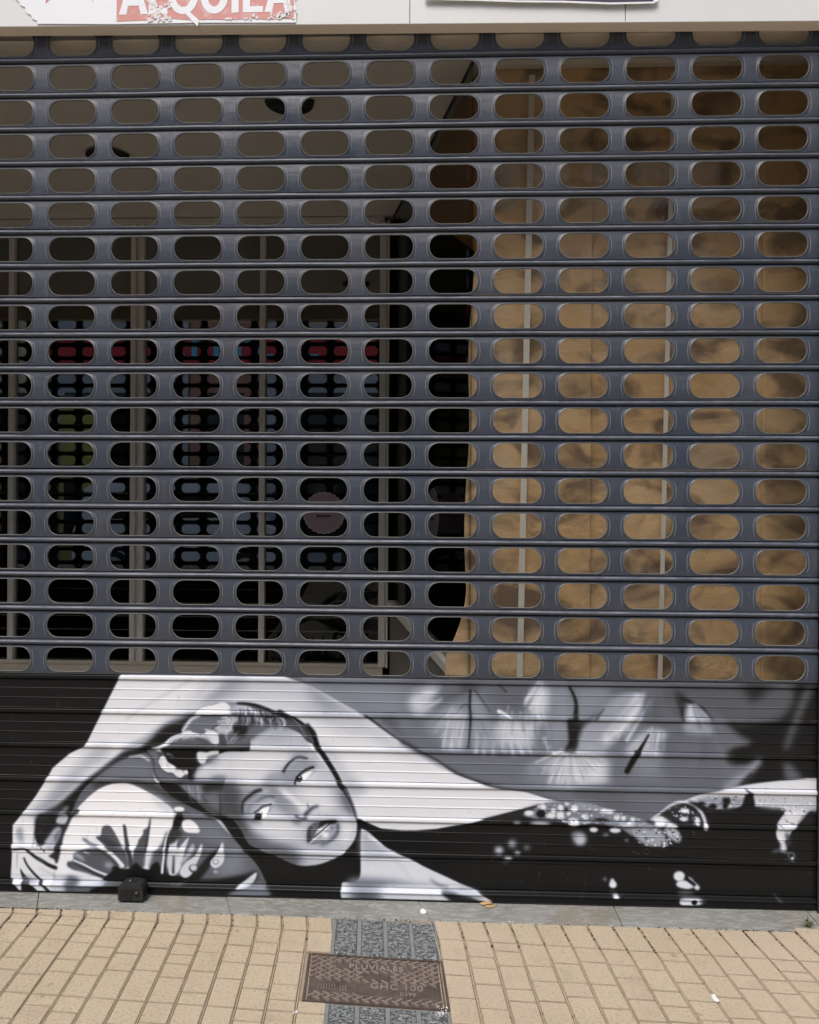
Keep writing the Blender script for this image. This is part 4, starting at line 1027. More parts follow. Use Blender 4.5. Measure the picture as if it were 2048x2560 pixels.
['F',205,2.6,1,[(-803,35),(-775,45),(-770,36),(-793,12),(-817,11)]],
['F',28,5.3,1,[(-779,49),(-685,56),(-620,67),(-573,77),(-540,87),(-536,64),(-563,36),(-601,16),(-638,4),(-817,0)]],
['F',205,2,1,[(-540,83),(-542,62),(-559,38),(-582,31),(-608,29),(-578,54)]],
['F',118,5.3,1,[(-601,26),(-517,42),(-496,7),(-629,4)]],
['F',190,4,1,[(-1223,58),(-1163,57),(-1077,43),(-1054,31),(-1172,22),(-1177,3),(-1229,2)]],
['F',84,7.9,1,[(-1182,54),(-1144,50),(-1144,4),(-1182,3)]],
['F',92,5.3,1,[(-1144,22),(-1068,24),(-1077,5),(-1144,4)]],
['F',18,2.6,1,[(-1058,29),(-794,35),(-793,3),(-1077,-4)]],
['F',30,2.6,1,[(-1297,152),(-1283,254),(-1245,268),(-1202,272),(-1212,257),(-1221,243),(-1209,232),(-1197,223),(-1226,217),(-1245,191),(-1259,163),(-1278,160),(-1288,171),(-1294,206)]],
['F',120,13.2,1,[(-1283,256),(-1245,268),(-1207,276),(-1198,286),(-1221,285),(-1279,270)]],
['F',180,2.6,1,[(-1209,260),(-1183,267),(-1178,256),(-1185,234),(-1204,231),(-1220,238)]],
['S',150,5.3,(11.5,9.2),[(-1183,286),(-1197,272),(-1209,257)]],
['F',40,2.6,1,[(-1148,282),(-1140,273),(-1164,254),(-1179,223),(-1193,192),(-1200,159),(-1204,136),(-1213,103),(-1220,100),(-1225,112),(-1244,123),(-1228,135),(-1223,159),(-1211,187),(-1202,215),(-1188,230),(-1171,256),(-1162,272)]],
['F',170,4,1,[(-1223,217),(-1204,220),(-1207,197),(-1223,161),(-1230,140),(-1259,163),(-1245,189)]],
['F',100,5.3,1,[(-1226,191),(-1204,215),(-1209,187),(-1221,163)]],
['F',150,5.3,1,[(-1355,212),(-1336,215),(-1333,166),(-1352,179),(-1356,198)]],
['S',22,2,(6.9,12.9),[(-1366,142),(-1328,146),(-1309,133),(-1287,117),(-1263,104),(-1244,93),(-1220,84)]],
['S',80,4,(6.9,4.6),[(-1278,115),(-1259,102)]],
['S',22,1.8,(5.5,10.1),[(-1329,114),(-1318,91),(-1299,68),(-1277,45),(-1258,24),(-1239,5)]],
['F',24,1.8,1,[(-1342,79),(-1332,65),(-1316,46),(-1301,28),(-1280,4),(-1331,3),(-1333,37),(-1337,53)]],
['S',22,1.3,(2.3,4.1),[(-1268,154),(-1259,138)]],
['F',22,1.8,1,[(-1397,49),(-1375,40),(-1361,29),(-1351,2),(-1397,1)]],
['S',120,2.6,(2.8,1.4),[(-1352,130),(-1353,109),(-1354,81)]],
['S',150,4,(2.3,3.7),[(-1278,83),(-1244,67),(-1223,60)]],
['F',120,5.3,1,[(-1332,51),(-1311,49),(-1277,38),(-1296,35),(-1330,37)]],
['S',150,2.6,(1.8,1.4),[(-1220,84),(-1221,60)]],
['F',206,1.7,1,[(-188,236),(-165,225),(-133,198),(-100,171),(-36,145),(24,114),(84,88),(149,59),(190,42),(222,22),(243,-5),(39,-12),(-220,-19),(-253,52),(-211,58),(-192,81),(-190,137)]],
['F',168,10.6,1,[(-186,229),(-147,202),(-100,162),(-54,145),(-123,138),(-184,142)]],
['F',120,9.2,1,[(-216,72),(-100,70),(-8,60),(66,55),(-54,48),(-220,44)]],
['S',188,5.3,(4.6,4.6),[(-124,189),(-77,139),(-12,63)]],
['S',228,2.6,(3.7,6.4),[(-165,211),(-100,176),(-40,144)]],
['F',60,5.3,1,[(38,78),(66,60),(103,51),(66,51)]],
['F',52,15.8,1,[(-211,30),(-141,27),(-104,0),(-220,-2)]],
['F',200,10.6,1,[(-100,47),(66,51),(103,5),(-90,1)]],
['F',34,4,1,[(78,35),(130,34),(176,23),(213,1),(126,-1),(103,10)]],
['F',170,6.6,1,[(149,52),(204,31),(222,8),(186,21),(130,34)]],
['F',22,1.6,1,[(-193,270),(-170,256),(-124,237),(-55,231),(1,232),(60,239),(152,257),(221,276),(289,295),(358,314),(417,330),(458,329),(494,289),(403,251),(221,229),(130,98),(66,120),(-8,150),(-31,147),(-100,173),(-133,200),(-165,227),(-189,239)]],
['F',40,5.3,1,[(221,275),(289,294),(358,314),(403,328),(358,291),(266,273)]],
['F',118,2.6,1,[(347,297),(374,308),(398,327),(434,337),(477,341),(522,340),(568,333),(628,318),(688,301),(726,289),(749,276),(737,230),(701,233),(677,247),(658,259),(598,271),(538,269),(508,256),(486,274),(423,279),(383,281),(350,289)]],
['M',60,230,(3,160,5.5),[(347,297),(374,308),(398,327),(434,337),(477,341),(522,340),(568,333),(628,318),(688,301),(726,289),(749,276),(737,230),(701,233),(677,247),(658,259),(598,271),(538,269),(508,256),(486,274),(423,279),(383,281),(350,289)]],
['F',150,6.6,1,[(507,338),(568,330),(607,316),(568,315),(525,320)]],
['D',214,2.6,(9.2,9.2),[(410,321)]],
['D',214,2.6,(8,8.0),[(444,308)]],
['D',214,2.6,(9.2,9.2),[(468,320)]],
['D',214,2.6,(8,5.5),[(489,332)]],
['D',214,2.6,(11.6,11.6),[(513,317)]],
['D',214,2.6,(14.1,9.2),[(438,292)]],
['D',214,2.6,(12.9,12.9),[(468,293)]],
['D',214,2.6,(6.7,6.7),[(494,299)]],
['D',214,2.6,(12.2,9.2),[(547,290)]],
['D',214,2.6,(18.4,12.2),[(510,274)]],
['D',214,2.6,(15.3,9.2),[(365,299)]],
['D',214,2.6,(13.5,8.0),[(610,311)]],
['D',214,2.6,(13.5,8.0),[(628,309)]],
['D',214,2.6,(9.8,9.8),[(652,291)]],
['D',214,2.6,(8,8.0),[(673,288)]],
['D',214,2.6,(8,8.0),[(703,284)]],
['D',214,2.6,(13.5,8.6),[(576,250)]],
['D',214,2.6,(18.4,8.6),[(646,249)]],
['M',30,240,(33,150,3.5),[(356,305),(416,333),(507,341),(628,322),(726,294),(726,248),(658,253),(583,273),(477,271),(374,281)]],
['D',22,2.6,(15.3,13.5),[(404,297)]],
['D',22,2.6,(24.5,4.9),[(601,282)]],
['D',22,2.6,(6.1,6.1),[(486,313)]],
['D',216,4,(33.7,4.3),[(401,269)]],
['D',216,4,(12.2,3.1),[(325,269)]],
['D',216,4,(24.5,5.5),[(686,267)]],
['D',150,6.6,(22,21.4),[(530,220)]],
['D',185,6.6,(14.1,13.5),[(533,214)]],
['D',130,6.6,(9.2,8.0),[(514,232)]],
['D',150,4,(9.2,3.7),[(616,234)]],
['D',150,4,(4.9,4.9),[(683,217)]],
['F',150,4,1,[(700,252),(732,271),(782,268),(809,227),(818,205),(764,199),(723,216)]],
['M',40,235,(5,90,5.5),[(696,252),(732,276),(791,272),(827,228),(827,191),(764,190),(719,212)]],
['D',216,2.6,(32.1,11.9),[(799,286)]],
['D',216,2.6,(20.2,12.9),[(827,266)]],
['D',216,2.6,(18.4,9.2),[(791,272)]],
['F',180,4,1,[(804,259),(845,255),(860,224),(845,214),(818,232)]],
['M',20,235,(8,50,4.0),[(800,263),(845,260),(865,224),(845,201),(809,209)]],
['M',60,170,(9,14,2.5),[(701,184),(782,195),(782,172),(705,170)]],
['S',206,2.6,(6.4,11.9),[(763,285),(799,313),(835,339),(871,346),(902,336),(925,311),(936,284),(941,259)]],
['F',40,4,1,[(799,309),(844,328),(903,320),(930,275),(916,270),(844,273),(804,295)]],
['M',60,225,(12,70,4.5),[(817,323),(871,333),(916,311),(934,271),(889,274),(844,287)]],
['D',214,2.6,(13.8,7.3),[(869,290)]],
['D',214,2.6,(15.6,8.3),[(871,317)]],
['D',214,2.6,(9.2,13.8),[(912,284)]],
['D',230,2,(6.4,11.0),[(937,268)]],
['M',60,120,(14,8,2.5),[(894,247),(925,252),(925,239),(899,236)]],
['F',206,2,1,[(871,349),(925,373),(978,386),(1036,398),(1090,409),(1157,418),(1201,422),(1308,424),(1308,326),(1273,323),(1251,295),(1220,263),(1202,231),(1182,221),(1167,239),(1169,280),(1189,312),(1193,328),(1157,336),(1090,337),(1032,332),(979,326),(952,330),(920,343)]],
['F',140,5.3,1,[(916,361),(1068,364),(1064,346),(1015,329),(961,328),(925,341)]],
['M',20,230,(17,90,4.0),[(916,366),(1063,369),(1064,341),(1015,327),(952,326),(916,343)]],
['F',178,7.9,1,[(1095,369),(1308,369),(1308,333),(1202,330),(1113,338)]],
['M',120,235,(19,120,4.0),[(1090,365),(1290,368),(1264,327),(1202,321),(1095,342)]],
['M',100,235,(21,90,4.5),[(1193,326),(1273,327),(1220,263),(1180,226),(1167,244),(1171,285)]],
['F',22,2.6,1,[(1066,373),(1088,378),(1095,333),(1068,326),(1028,318),(1055,341)]],
['S',30,2,(3.7,7.3),[(1066,391),(1088,374)]],
['D',24,2.6,(12.9,11.9),[(1005,352)]],
['D',24,2.6,(9.2,11.0),[(1001,336)]],
['D',24,2.6,(13.8,9.2),[(961,333)]],
['D',24,2.6,(11.9,5.5),[(925,343)]],
['F',30,4,1,[(880,349),(916,343),(943,325),(970,317),(934,316)]],
['S',205,4,(13.8,20.2),[(1180,230),(1189,213),(1189,199)]],
['S',60,5.3,(13.8,13.8),[(1202,244),(1207,217)]],
['S',120,4,(6.4,4.6),[(1158,189),(1180,194),(1212,181)]],
['D',120,2.6,(11,13.8),[(1216,175)]],
['D',24,2.6,(7.3,10.1),[(1215,175)]],
['D',225,1.3,(3.7,4.6),[(1218,168)]],
['F',30,7.9,1,[(1264,314),(1308,324),(1309,287),(1247,277),(1229,263)]],
['D',206,6.6,(13.5,11.6),[(267,175)]],
['D',128,7.9,(13.5,14.1),[(311,197)]],
['D',170,5.3,(6.7,6.7),[(308,197)]],
['D',205,4,(9.8,4.3),[(328,168)]],
['D',230,4,(13.5,5.5),[(297,150)]],
['D',130,6.6,(9.2,8.0),[(358,186)]],
['D',90,4,(12.2,2.4),[(287,134)]],
['D',150,4,(4.9,5.5),[(614,87)]],
['D',220,2.6,(12.2,12.2),[(640,70)]],
['D',210,2.6,(6.7,8.0),[(638,82)]],
['D',226,2.6,(10.4,5.5),[(649,33)]],
['D',80,4,(10.4,3.1),[(639,44)]],
['D',212,2.6,(18.4,16.5),[(855,102)]],
['D',210,2.6,(23,12.9),[(868,76)]],
['D',210,2.6,(18.4,9.2),[(882,70)]],
['D',80,2.6,(11,7.3),[(890,92)]],
['S',205,2.6,(9.2,16.5),[(886,95),(913,66)]],
['S',20,2,(10.1,10.1),[(877,97),(904,75)]],
['F',216,2,1,[(862,33),(927,32),(922,14),(864,10),(855,23)]],
['D',20,1.3,(9.2,9.2),[(902,21)]],
['D',110,5.3,(27.5,5.5),[(877,47)]],
['D',60,4,(11,7.3),[(931,25)]],
['S',60,2.6,(6.4,10.1),[(1159,51),(1181,27)]]]
IMG=paint_mural(MURAL)
def lin(v):
    v=v/255.0;return np.where(v<=.04045,v/12.92,((v+.055)/1.055)**2.4)
def paint_at(x,z):              # metres -> rgb albedo
    gx=np.clip((x*1000-GX0)/GS-.5,0,GW-1.001);gz=np.clip((z*1000-GZ0)/GS-.5,0,GH-1.001)
    i=gx.astype(int);j=gz.astype(int);fx=gx-i;fz=gz-j
    v=(IMG[j,i]*(1-fx)+IMG[j,i+1]*fx)*(1-fz)+(IMG[j+1,i]*(1-fx)+IMG[j+1,i+1]*fx)*fz
    t=np.clip((v-30)/70,0,1)*np.clip((225-v)/90,0,1)      # cool middle greys
    g=lin(v)*MURAL_GAIN
    return np.stack([g*(.98-.10*t),g*(1.0-.03*t),g*(1.03+.13*t),np.ones_like(g)],-1)
MURAL_GAIN=1.28
# ------------------------------------------------------------- the roller shutter
sh=empty('roller_shutter',(-.4,0,0),'large closed steel roller shutter, rows of oval holes above and painted solid slats below','roller shutter')
def bead_profile():             # z offsets from the joint line, y (negative = out)
    return [(.0112,.0005),(.0108,.0055),(.0088,.0060),(.0084,.0005),(.0076,-.0022),(.0064,-.0036),(.0030,-.0068),(.0018,-.0076),(-.0010,-.0080),(-.0040,-.0072),(-.0062,-.0045),(-.0068,.0020),(-.0072,.0075),(-.0106,.0080),(-.0112,.0004)]
def perf_mesh():
    a,h=D/2,.0463;hw,hh,rc=.0795,.0398,.0372
    V=[];F_=[];Mi=[]
    ang=[]
    per=[(a,t) for t in np.linspace(-h,h,9)[:-1]]+[(t,h) for t in np.linspace(a,-a,21)[:-1]]+[(-a,t) for t in np.linspace(h,-h,9)[:-1]]+[(t,-h) for t in np.linspace(-a,a,21)[:-1]]
    per=[(float(x),float(z)) for x,z in per];N=len(per)
    def stad(x,z,g=0):
        HW,HH,R=hw+g,hh+g,rc+g
        lo,hi=0,1.6
        for _ in range(26):
            m_=(lo+hi)/2;px,pz=abs(x*m_),abs(z*m_)
            qx,qz=max(px-(HW-R),0),max(pz-(HH-R),0);d=math.hypot(qx,qz)-R
            if px<=HW-R and pz<=HH-R:d=-1
            if d<0:lo=m_
            else:hi=m_
        return x*lo,z*lo
    # better spread round the ends: push perimeter rays towards hole shape
    def surf(z):return -.0035*(1-(z/h)**2)
    for c in range(NC0,NC1+1):
        cx=(c-6.5)*D;base=len(V)
        rings=[]
        for (x,z) in per:
            e0=stad(x,z);e1=stad(x,z,.0014);e2=stad(x,z,.0024)
            pts=[(e0[0],e0[1],surf(e0[1])+.0058),(e0[0],e0[1],surf(e0[1])-.0004),(e1[0],e1[1],surf(e1[1])-.0015),(e2[0],e2[1],surf(e2[1])+.0002)]
            for t in (.35,.7,1.0):
                X,Z_=e2[0]+(x-e2[0])*t,e2[1]+(z-e2[1])*t;pts.append((X,Z_,surf(Z_)))
            rings.append(pts)
        for pts in rings:
            for (x,z,y) in pts:V.append((cx+x,y,z))
        L=7
        for i in range(N):
            j=(i+1)%N
            for q in range(L-1):
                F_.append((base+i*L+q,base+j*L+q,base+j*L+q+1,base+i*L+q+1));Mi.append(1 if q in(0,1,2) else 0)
        # pressed stiffening arcs beside each hole
        for sx in (-1,1):
            b0=len(V);n=14
            for k in range(n+1):
                t=k/n*2-1;zz=t*.033;xx=sx*(.0795+.0095+.0105*(1-math.sqrt(max(0,1-(t*.80)**2)))*-1.6)
                wd=.0015*(1-.4*abs(t))
                y=surf(zz)
                V+=[(cx+xx-wd,y+.0001,zz),(cx+xx,y-.0022*(1-t**4),zz),(cx+xx+wd,y+.0001,zz)]
            for k in range(n):
                for q in (0,1):
                    F_.append((b0+k*3+q,b0+k*3+q+1,b0+k*3+q+4,b0+k*3+q+3));Mi.append(3)
        for sx in(-.012,.012):
            for sz in(-.036,.036):
                b0=len(V);X=cx+a+sx
                V.append((X,surf(sz)-.0016,sz))
                for k in range(8):V.append((X+.0016*math.cos(k*math.pi/4),surf(sz)+.0001,sz+.0016*math.sin(k*math.pi/4)))
                for k in range(8):F_.append((b0,b0+1+k,b0+1+(k+1)%8));Mi.append(0)
    # joint bead on top of the slat, running the whole width
    pr=bead_profile();xs=[XL,XR];b0=len(V);nx=41
    xs=np.linspace(XL,XR+.014,nx)
    for z_a,z_b in zip(np.linspace(-h,h,9)[:-1],np.linspace(-h,h,9)[1:]):
        b1=len(V);V+=[(XR,surf(z_a),z_a),(XR+.014,surf(z_a),z_a),(XR+.014,surf(z_b),z_b),(XR,surf(z_b),z_b)];F_.append((b1,b1+1,b1+2,b1+3));Mi.append(0)
    b0=len(V)
    for x in xs:
        wob=.0006*math.sin(x*7.3)+.0004*math.sin(x*17.1+2)
        for z,y in pr:V.append((x,y,P/2+z+wob*(1 if abs(z)<.007 else 0)))
    n=len(pr)
    for k in range(nx-1):
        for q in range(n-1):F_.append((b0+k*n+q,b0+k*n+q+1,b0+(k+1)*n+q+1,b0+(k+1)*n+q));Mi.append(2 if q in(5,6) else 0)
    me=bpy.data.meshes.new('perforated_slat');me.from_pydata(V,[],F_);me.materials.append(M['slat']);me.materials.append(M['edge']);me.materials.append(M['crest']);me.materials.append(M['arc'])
    me.polygons.foreach_set('material_index',np.array(Mi,dtype=np.int32));me.polygons.foreach_set('use_smooth',[True]*len(F_));me.update()
    return me
pme=perf_mesh();random.seed(11)
proto=bpy.data.objects.new('perforated_slat',pme)
for j in range(0,19):
    o=proto if j==0 else proto.copy()
    C.objects.link(o);o.parent=sh;o.location=(.4+random.uniform(-.0015,.0015),random.uniform(-.0012,.0012),Z0-j*P+random.uniform(-.0008,.0008));o.rotation_euler=(random.uniform(-.006,.006),0,random.uniform(-.0005,.0005))
# solid slats
XS=np.concatenate([np.arange(XL,-1.62,.04),np.arange(-1.62,XR+.0145,.0024)])
def solid(name,prof,zc):
    n=len(prof);nx=len(XS);pz=np.array([p[0] for p in prof]);py=np.array([p[1] for p in prof])
    X=np.repeat(XS,n);Z_=np.tile(pz,nx)+zc;Y=np.tile(py,nx)
    dent=.0009*np.sin(X*5.1+zc*31)+.0006*np.sin(X*13.7+zc*57)
    Y=Y+dent
    V=np.stack([X,Y,Z_],-1);idx=np.arange(nx*n).reshape(nx,n)
    Fq=np.stack([idx[:-1,:-1],idx[:-1,1:],idx[1:,1:],idx[1:,:-1]],-1).reshape(-1,4)
    me=bpy.data.meshes.new(name);me.vertices.add(len(V));me.vertices.foreach_set('co',V.astype(np.float32).ravel())
    me.loops.add(Fq.size);me.loops.foreach_set('vertex_index',Fq.ravel().astype(np.int32))
    me.polygons.add(len(Fq));me.polygons.foreach_set('loop_start',np.arange(0,Fq.size,4,dtype=np.int32));me.polygons.foreach_set('loop_total',np.full(len(Fq),4,dtype=np.int32))
    me.polygons.foreach_set('use_smooth',[True]*len(Fq));me.update(calc_edges=True);me.validate()
    ca=me.color_attributes.new('paint','FLOAT_COLOR','POINT');ca.data.foreach_set('color',paint_at(X,Z_).astype(np.float32).ravel())
    me.materials.append(M['mural']);o=bpy.data.objects.new(name,me);C.objects.link(o);o.parent=sh;o.location=(.4,0,0);return o
def ridge(zc):return [(zc+.0026,0),(zc+.0020,-.0003),(zc+.0006,-.0018),(zc-.0004,-.0018),(zc-.0009,.0006),(zc-.0019,.0012),(zc-.0026,0)]
def fill_prof(marks,lo):
    out=[];
    for p in marks:
        if out and out[-1][0]-p[0]>.0026:
            k=int((out[-1][0]-p[0])/.0024)+1;z0_,y0_=out[-1];
            for q in range(1,k):out.append((z0_+(p[0]-z0_)*q/k,y0_+(p[1]-y0_)*q/k))
        out.append(p)
    return out
bd=[(.0100,.0004),(.0096,.0040),(.0086,.0044),(.0080,.0002),(.0076,-.0040),(.0068,-.0053),(.0054,-.0063),(.0036,-.0068),(.0010,-.0070),(-.0030,-.0070),(-.0062,-.0050),(-.0070,.0020),(-.0074,.0065),(-.0094,.0068),(-.0098,.0004)]
for k in range(6):
    zj=Z0-18.5*P-k*P
    if k<5:
        pr=bd+ridge(-.0395)+ridge(-.0715)+[(-P+.0112,.0005)]
        solid('solid_slat',fill_prof(pr,0),zj)
    else:
        L=zj-.006
        pr=bd+ridge(-.0170)[:0]+[(-.0160,0),(-.0175,-.0018),(-.0195,-.0015),(-.0200,.0006),(-.0300,.0004),(-zj+.060,.0004),(-zj+.057,.0012),(-zj+.045,.0018),(-zj+.042,.0050),(-zj+.0385,.0040),(-zj+.036,-.0040),(-zj+.033,-.0105),(-zj+.030,-.0115),(-zj+.0275,-.0100),(-zj+.026,-.0065),(-zj+.022,-.0058),(-zj+.010,-.0058),(-zj+.007,-.004),(-zj+.006,.004)]
        solid('bottom_bar',fill_prof(pr,0),zj)
seal=MB();seal.box((XL,-.002,.0005),(XR,.016,.0075));seal.build('rubber_seal',M['gap'],sh)
for x0,x1 in ((XL-.055,XL+.012),(XR+.0105,XR+.06)):
    g=MB();g.box((x0,-.0165,-.0),(x1,-.0125,2.845),bev=.001);g.box((x0,.012,0),(x1,.018,2.845));g.box((x0 if x0<0 else x1-.004,-.0122,0),(x0+.004 if x0<0 else x1,.0118,2.845))
    g.build('guide_rail',M['rail'],sh)
# bulk latch mark on the bar
# ------------------------------------------------------------- shutter lock
lk=empty('shutter_lock',(-.942,-.03,.02),'small black padlock box with a domed top at the foot of the shutter','lock')
def lockbody():
    pts=[];w2,h1=.0425,.050
    prof=[(-w2,0),(-w2,.046),(-w2+.003,.053),(-w2+.010,.0595),(-w2+.022,.0635),(-.004,.0655),(w2-.022,.0635),(w2-.010,.0590),(w2-.003,.052),(w2,.046),(w2,0)]
    return prof
b=MB();b.prism([(-.942+x,z-.0+.002) for x,z in lockbody()],-.060,-.013);o=b.build('body',M['black'],lk)
bm=bmesh.new();bm.from_mesh(o.data);bmesh.ops.bevel(bm,geom=[e for e in bm.edges],offset=.0022,segments=2,profile=.7,affect='EDGES');bm.to_mesh(o.data);bm.free()
b=MB()
for i in range(6):b.box((-.976,-.0632,.008+i*.0062),(-.938+(.002*i),-.0601,.0112+i*.0062),bev=.0008)
b.box((-.982,-.0625,.0465),(-.902,-.0601,.050),bev=.0008)
b.build('grip_ribs',M['black'],lk)
b=MB();b.cyl((-.9455,-.050,.066),.0048,.009,'Z',16);b.cyl((-.9455,-.050,.0748),.0048,.003,'Z',16,r2=.002);b.build('stud',M['knob'],lk,True)
b=MB();b.cyl((-.920,-.0635,.030),.0085,.004,'Y',20);b.cyl((-.920,-.0652,.030),.0045,.002,'Y',16);b.build('key_cover',M['black'],lk,True)
b=MB();b.box((-.990,-.046,.0015),(-.9845,-.018,.016),bev=.001);b.build('bracket',M['black'],lk);b=MB();b.box((-.8995,-.046,.0015),(-.894,-.018,.012),bev=.001);b.build('bracket',M['black'],lk)
lk.scale=(.97,1,.89);lk.location.z+=.003
# ------------------------------------------------------------- shop front
sf=empty('shop_building',(0,.3,0),'white panelled shop front with a recessed glazed entrance behind the shutter','shop front')
def tz(x):return 2.866-.0105*x      # soffit falls a little to the right
xs=[-5.2,-2.0,-.040,.650,2.2,3.6]
for i in range(5):
    a,b_=xs[i]+.0012,xs[i+1]-.0012;p=MB();
    p.prism([(a,tz(a)),(b_,tz(b_)),(b_,4.2),(a,4.2)],-.062,-.050)
    p.build('fascia_panel',M['fascia'],sf)
p=MB();p.prism([(-5.2,tz(-5.2)+.004),(3.6,tz(3.6)+.004),(3.6,4.2),(-5.2,4.2)],-.0495,-.046);p.build('fascia_backing',M['gap'],sf)
# angle strip forming the soffit, in lengths
for a,b_ in ((-5.2,-2.6),(-2.598,-.7330),(-.7315,1.35),(1.3515,3.6)):
    p=MB();p.prism([(a,tz(a)-.0015),(b_,tz(b_)-.0015),(b_,tz(b_)+.0015),(a,tz(a)+.0015)],-.0605,-.011);p.build('soffit_strip',M['cream'],sf)
p=MB();p.prism([(-5.2,tz(-3.5)+.035),(3.5,tz(3.5)+.035),(3.5,3.3),(-5.2,3.3)],.021,.031);
p.prism([(-5.2,2.886),(3.5,2.866),(3.5,3.05),(-5.2,3.05)],.055,.075);p.prism([(-5.2,2.885),(3.5,2.865),(3.5,2.869),(-5.2,2.889)],.0185,.0545);p.build('rear_lintel',M['cream'],sf)
p=MB();p.box((-5.2,.075,3.005),(3.0,5.2,3.05));p.build('ceiling',M['ceil'],sf)
for a,b_ in ((-5.2,XL-.056),(XR+.061,3.6)):
    p=MB();p.box((a,-.045,-.0),(b_,.30 if a<0 else .012,2.83));p.build('pillar',M['fascia'],sf)
p=MB();p.box((-5.2,.3,-.1),(-5.1,5.2,3.004));p.build('side_wall',M['ceil'],sf)
p=MB();p.box((2.2,.013,-.1),(2.3,5.2,3.004));p.build('side_wall',M['ceil'],sf)
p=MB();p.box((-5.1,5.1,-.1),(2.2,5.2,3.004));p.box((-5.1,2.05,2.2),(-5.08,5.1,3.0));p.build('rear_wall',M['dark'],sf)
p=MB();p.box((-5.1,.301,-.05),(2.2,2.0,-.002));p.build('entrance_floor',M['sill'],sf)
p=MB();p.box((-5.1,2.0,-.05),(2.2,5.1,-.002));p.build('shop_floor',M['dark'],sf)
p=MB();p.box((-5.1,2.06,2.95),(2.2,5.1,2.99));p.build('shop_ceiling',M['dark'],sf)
# glazed rear facade (y = 2): bottom rail, mullions, head rail, panes
G=2.0
gz=[-5.1,-2.465,-1.712,-.972,-.262]
fa=MB();fa.box((-5.1,G-.02,.0),(-.262,G+.03,.398),bev=.003);fa.box((-5.1,G-.028,.384),(-.262,G-.0205,.404),bev=.002);fa.build('bottom_rail',M['sill'],sf)
fa=MB();fa.box((-5.1,G-.015,2.965),(-.262,G+.02,3.0),bev=.003);fa.build('head_rail',M['frame'],sf)
for x,k in ((-2.465,0),(-1.712,1),(-.972,0),(-.262,2)):
    fa=MB()
    if k==0:fa.box((x-.017,G-.022,.386),(x+.017,G+.02,2.964),bev=.003)
    elif k==1:
        fa.box((x-.040,G-.022,.386),(x-.010,G+.02,2.964),bev=.003);fa.box((x+.010,G-.022,.386),(x+.040,G+.02,2.964),bev=.003);fa.box((x-.0098,G+.0,.386),(x+.0098,G+.01,2.964))
    else:
        fa.box((x-.026,G-.03,.386),(x+.012,G+.02,2.964),bev=.003);fa.box((x+.0122,G-.01,.386),(x+.019,G+.01,2.964));fa.box((x+.0192,G-.05,.386),(x+.031,G-.01,2.964),bev=.002)
    fa.build('mullion',M['frame'],sf)
for i in range(4):
    a=gz[i]+.02;b_=gz[i+1]-.02;p=MB();p.box((a,G+.004,.386),(b_,G+.010,2.964));p.build('glass_pane',M['glass'],sf)
# oblique side glass from the rear facade to the display window, on a low plinth
A=Vector((-.225,1.985));B=Vector((.166,.400));dd=(B-A).normalized();nn_=Vector((dd.y,-dd.x))
def obl(mb,s0,s1,t0,t1,z0,z1,z0b=None):
    L=(B-A).length;q=[A+dd*(s*L)+nn_*t for s,t in ((s0,t0),(s1,t0),(s1,t1),(s0,t1))]
    zb=[z0,z0b if z0b else z0]*1
    mb.add([(p.x,p.y,z0) for p in q]+[(q[0].x,q[0].y,z1),(q[1].x,q[1].y,z0b or z1),(q[2].x,q[2].y,z0b or z1),(q[3].x,q[3].y,z1)],[(0,3,2,1),(4,5,6,7),(0,1,5,4),(1,2,6,5),(2,3,7,6),(3,0,4,7)])
p=MB();obl(p,0,1,-.10,-.001,0,.735,.600);p.build('side_plinth',M['plinth'],sf)
p=MB();obl(p,0,1,-.04,.012,.737,.775,.640);
q=p.v;p.v=[(a,b_,(z if i>3 else (.737 if i in(0,3) else .602))) for i,(a,b_,z) in enumerate(q)];p.build('side_sill',M['frame'],sf)
p=MB();obl(p,.0,1,-.020,-.014,.62,3.0);p.build('side_glass',M['glass3'],sf)
p=MB();obl(p,0,1,-.018,-.011,2.99,3.003);p.build('side_head',M['dark'],sf)
p=MB();p.box((.157,.405,.0),(2.2,.50,.60));p.build('display_plinth',M['sill'],sf)
p=MB();p.box((.162,.400,.602),(2.2,.406,3.0));p.build('display_glass',M['glass2'],sf)
p=MB();p.box((.196,.398,2.985),(2.2,.43,3.004));p.build('display_head',M['frame'],sf)
DL=((-.572,.676),(-1.545,1.155))
# recessed lights in the entrance ceiling
for (x,y) in DL[:]:
    p=MB();R_=.10;SY=.16
    for r0,r1,z0_,z1_ in ((R_,R_-.012,2.999,2.9955),):
        n=36;V=[];F_=[]
        for i in range(n):
            a=2*math.pi*i/n;c,s_=math.cos(a),math.sin(a)
            V+=[(x+c*(R_+.006),y+SY*s_*(R_+.006),3.004),(x+c*R_,y+s_*R_,2.990),(x+c*(R_-.008),y+SY*s_*(R_-.008),2.990),(x+c*(R_-.014),y+SY*s_*(R_-.014),3.003)]
        for i in range(n):
            j=(i+1)%n
            for q in range(3):F_.append((i*4+q,i*4+q+1,j*4+q+1,j*4+q))
        p.add(V,F_)
    o=p.build('downlight',M['gap'],sf,True)
    p=MB();p.cyl((x,y,2.9985),R_-.010,.003,'Z',32);p.v=[(a,y+(b_-y)*SY,c) for a,b_,c in p.v];p.build('downlight_well',M['gap'],sf)
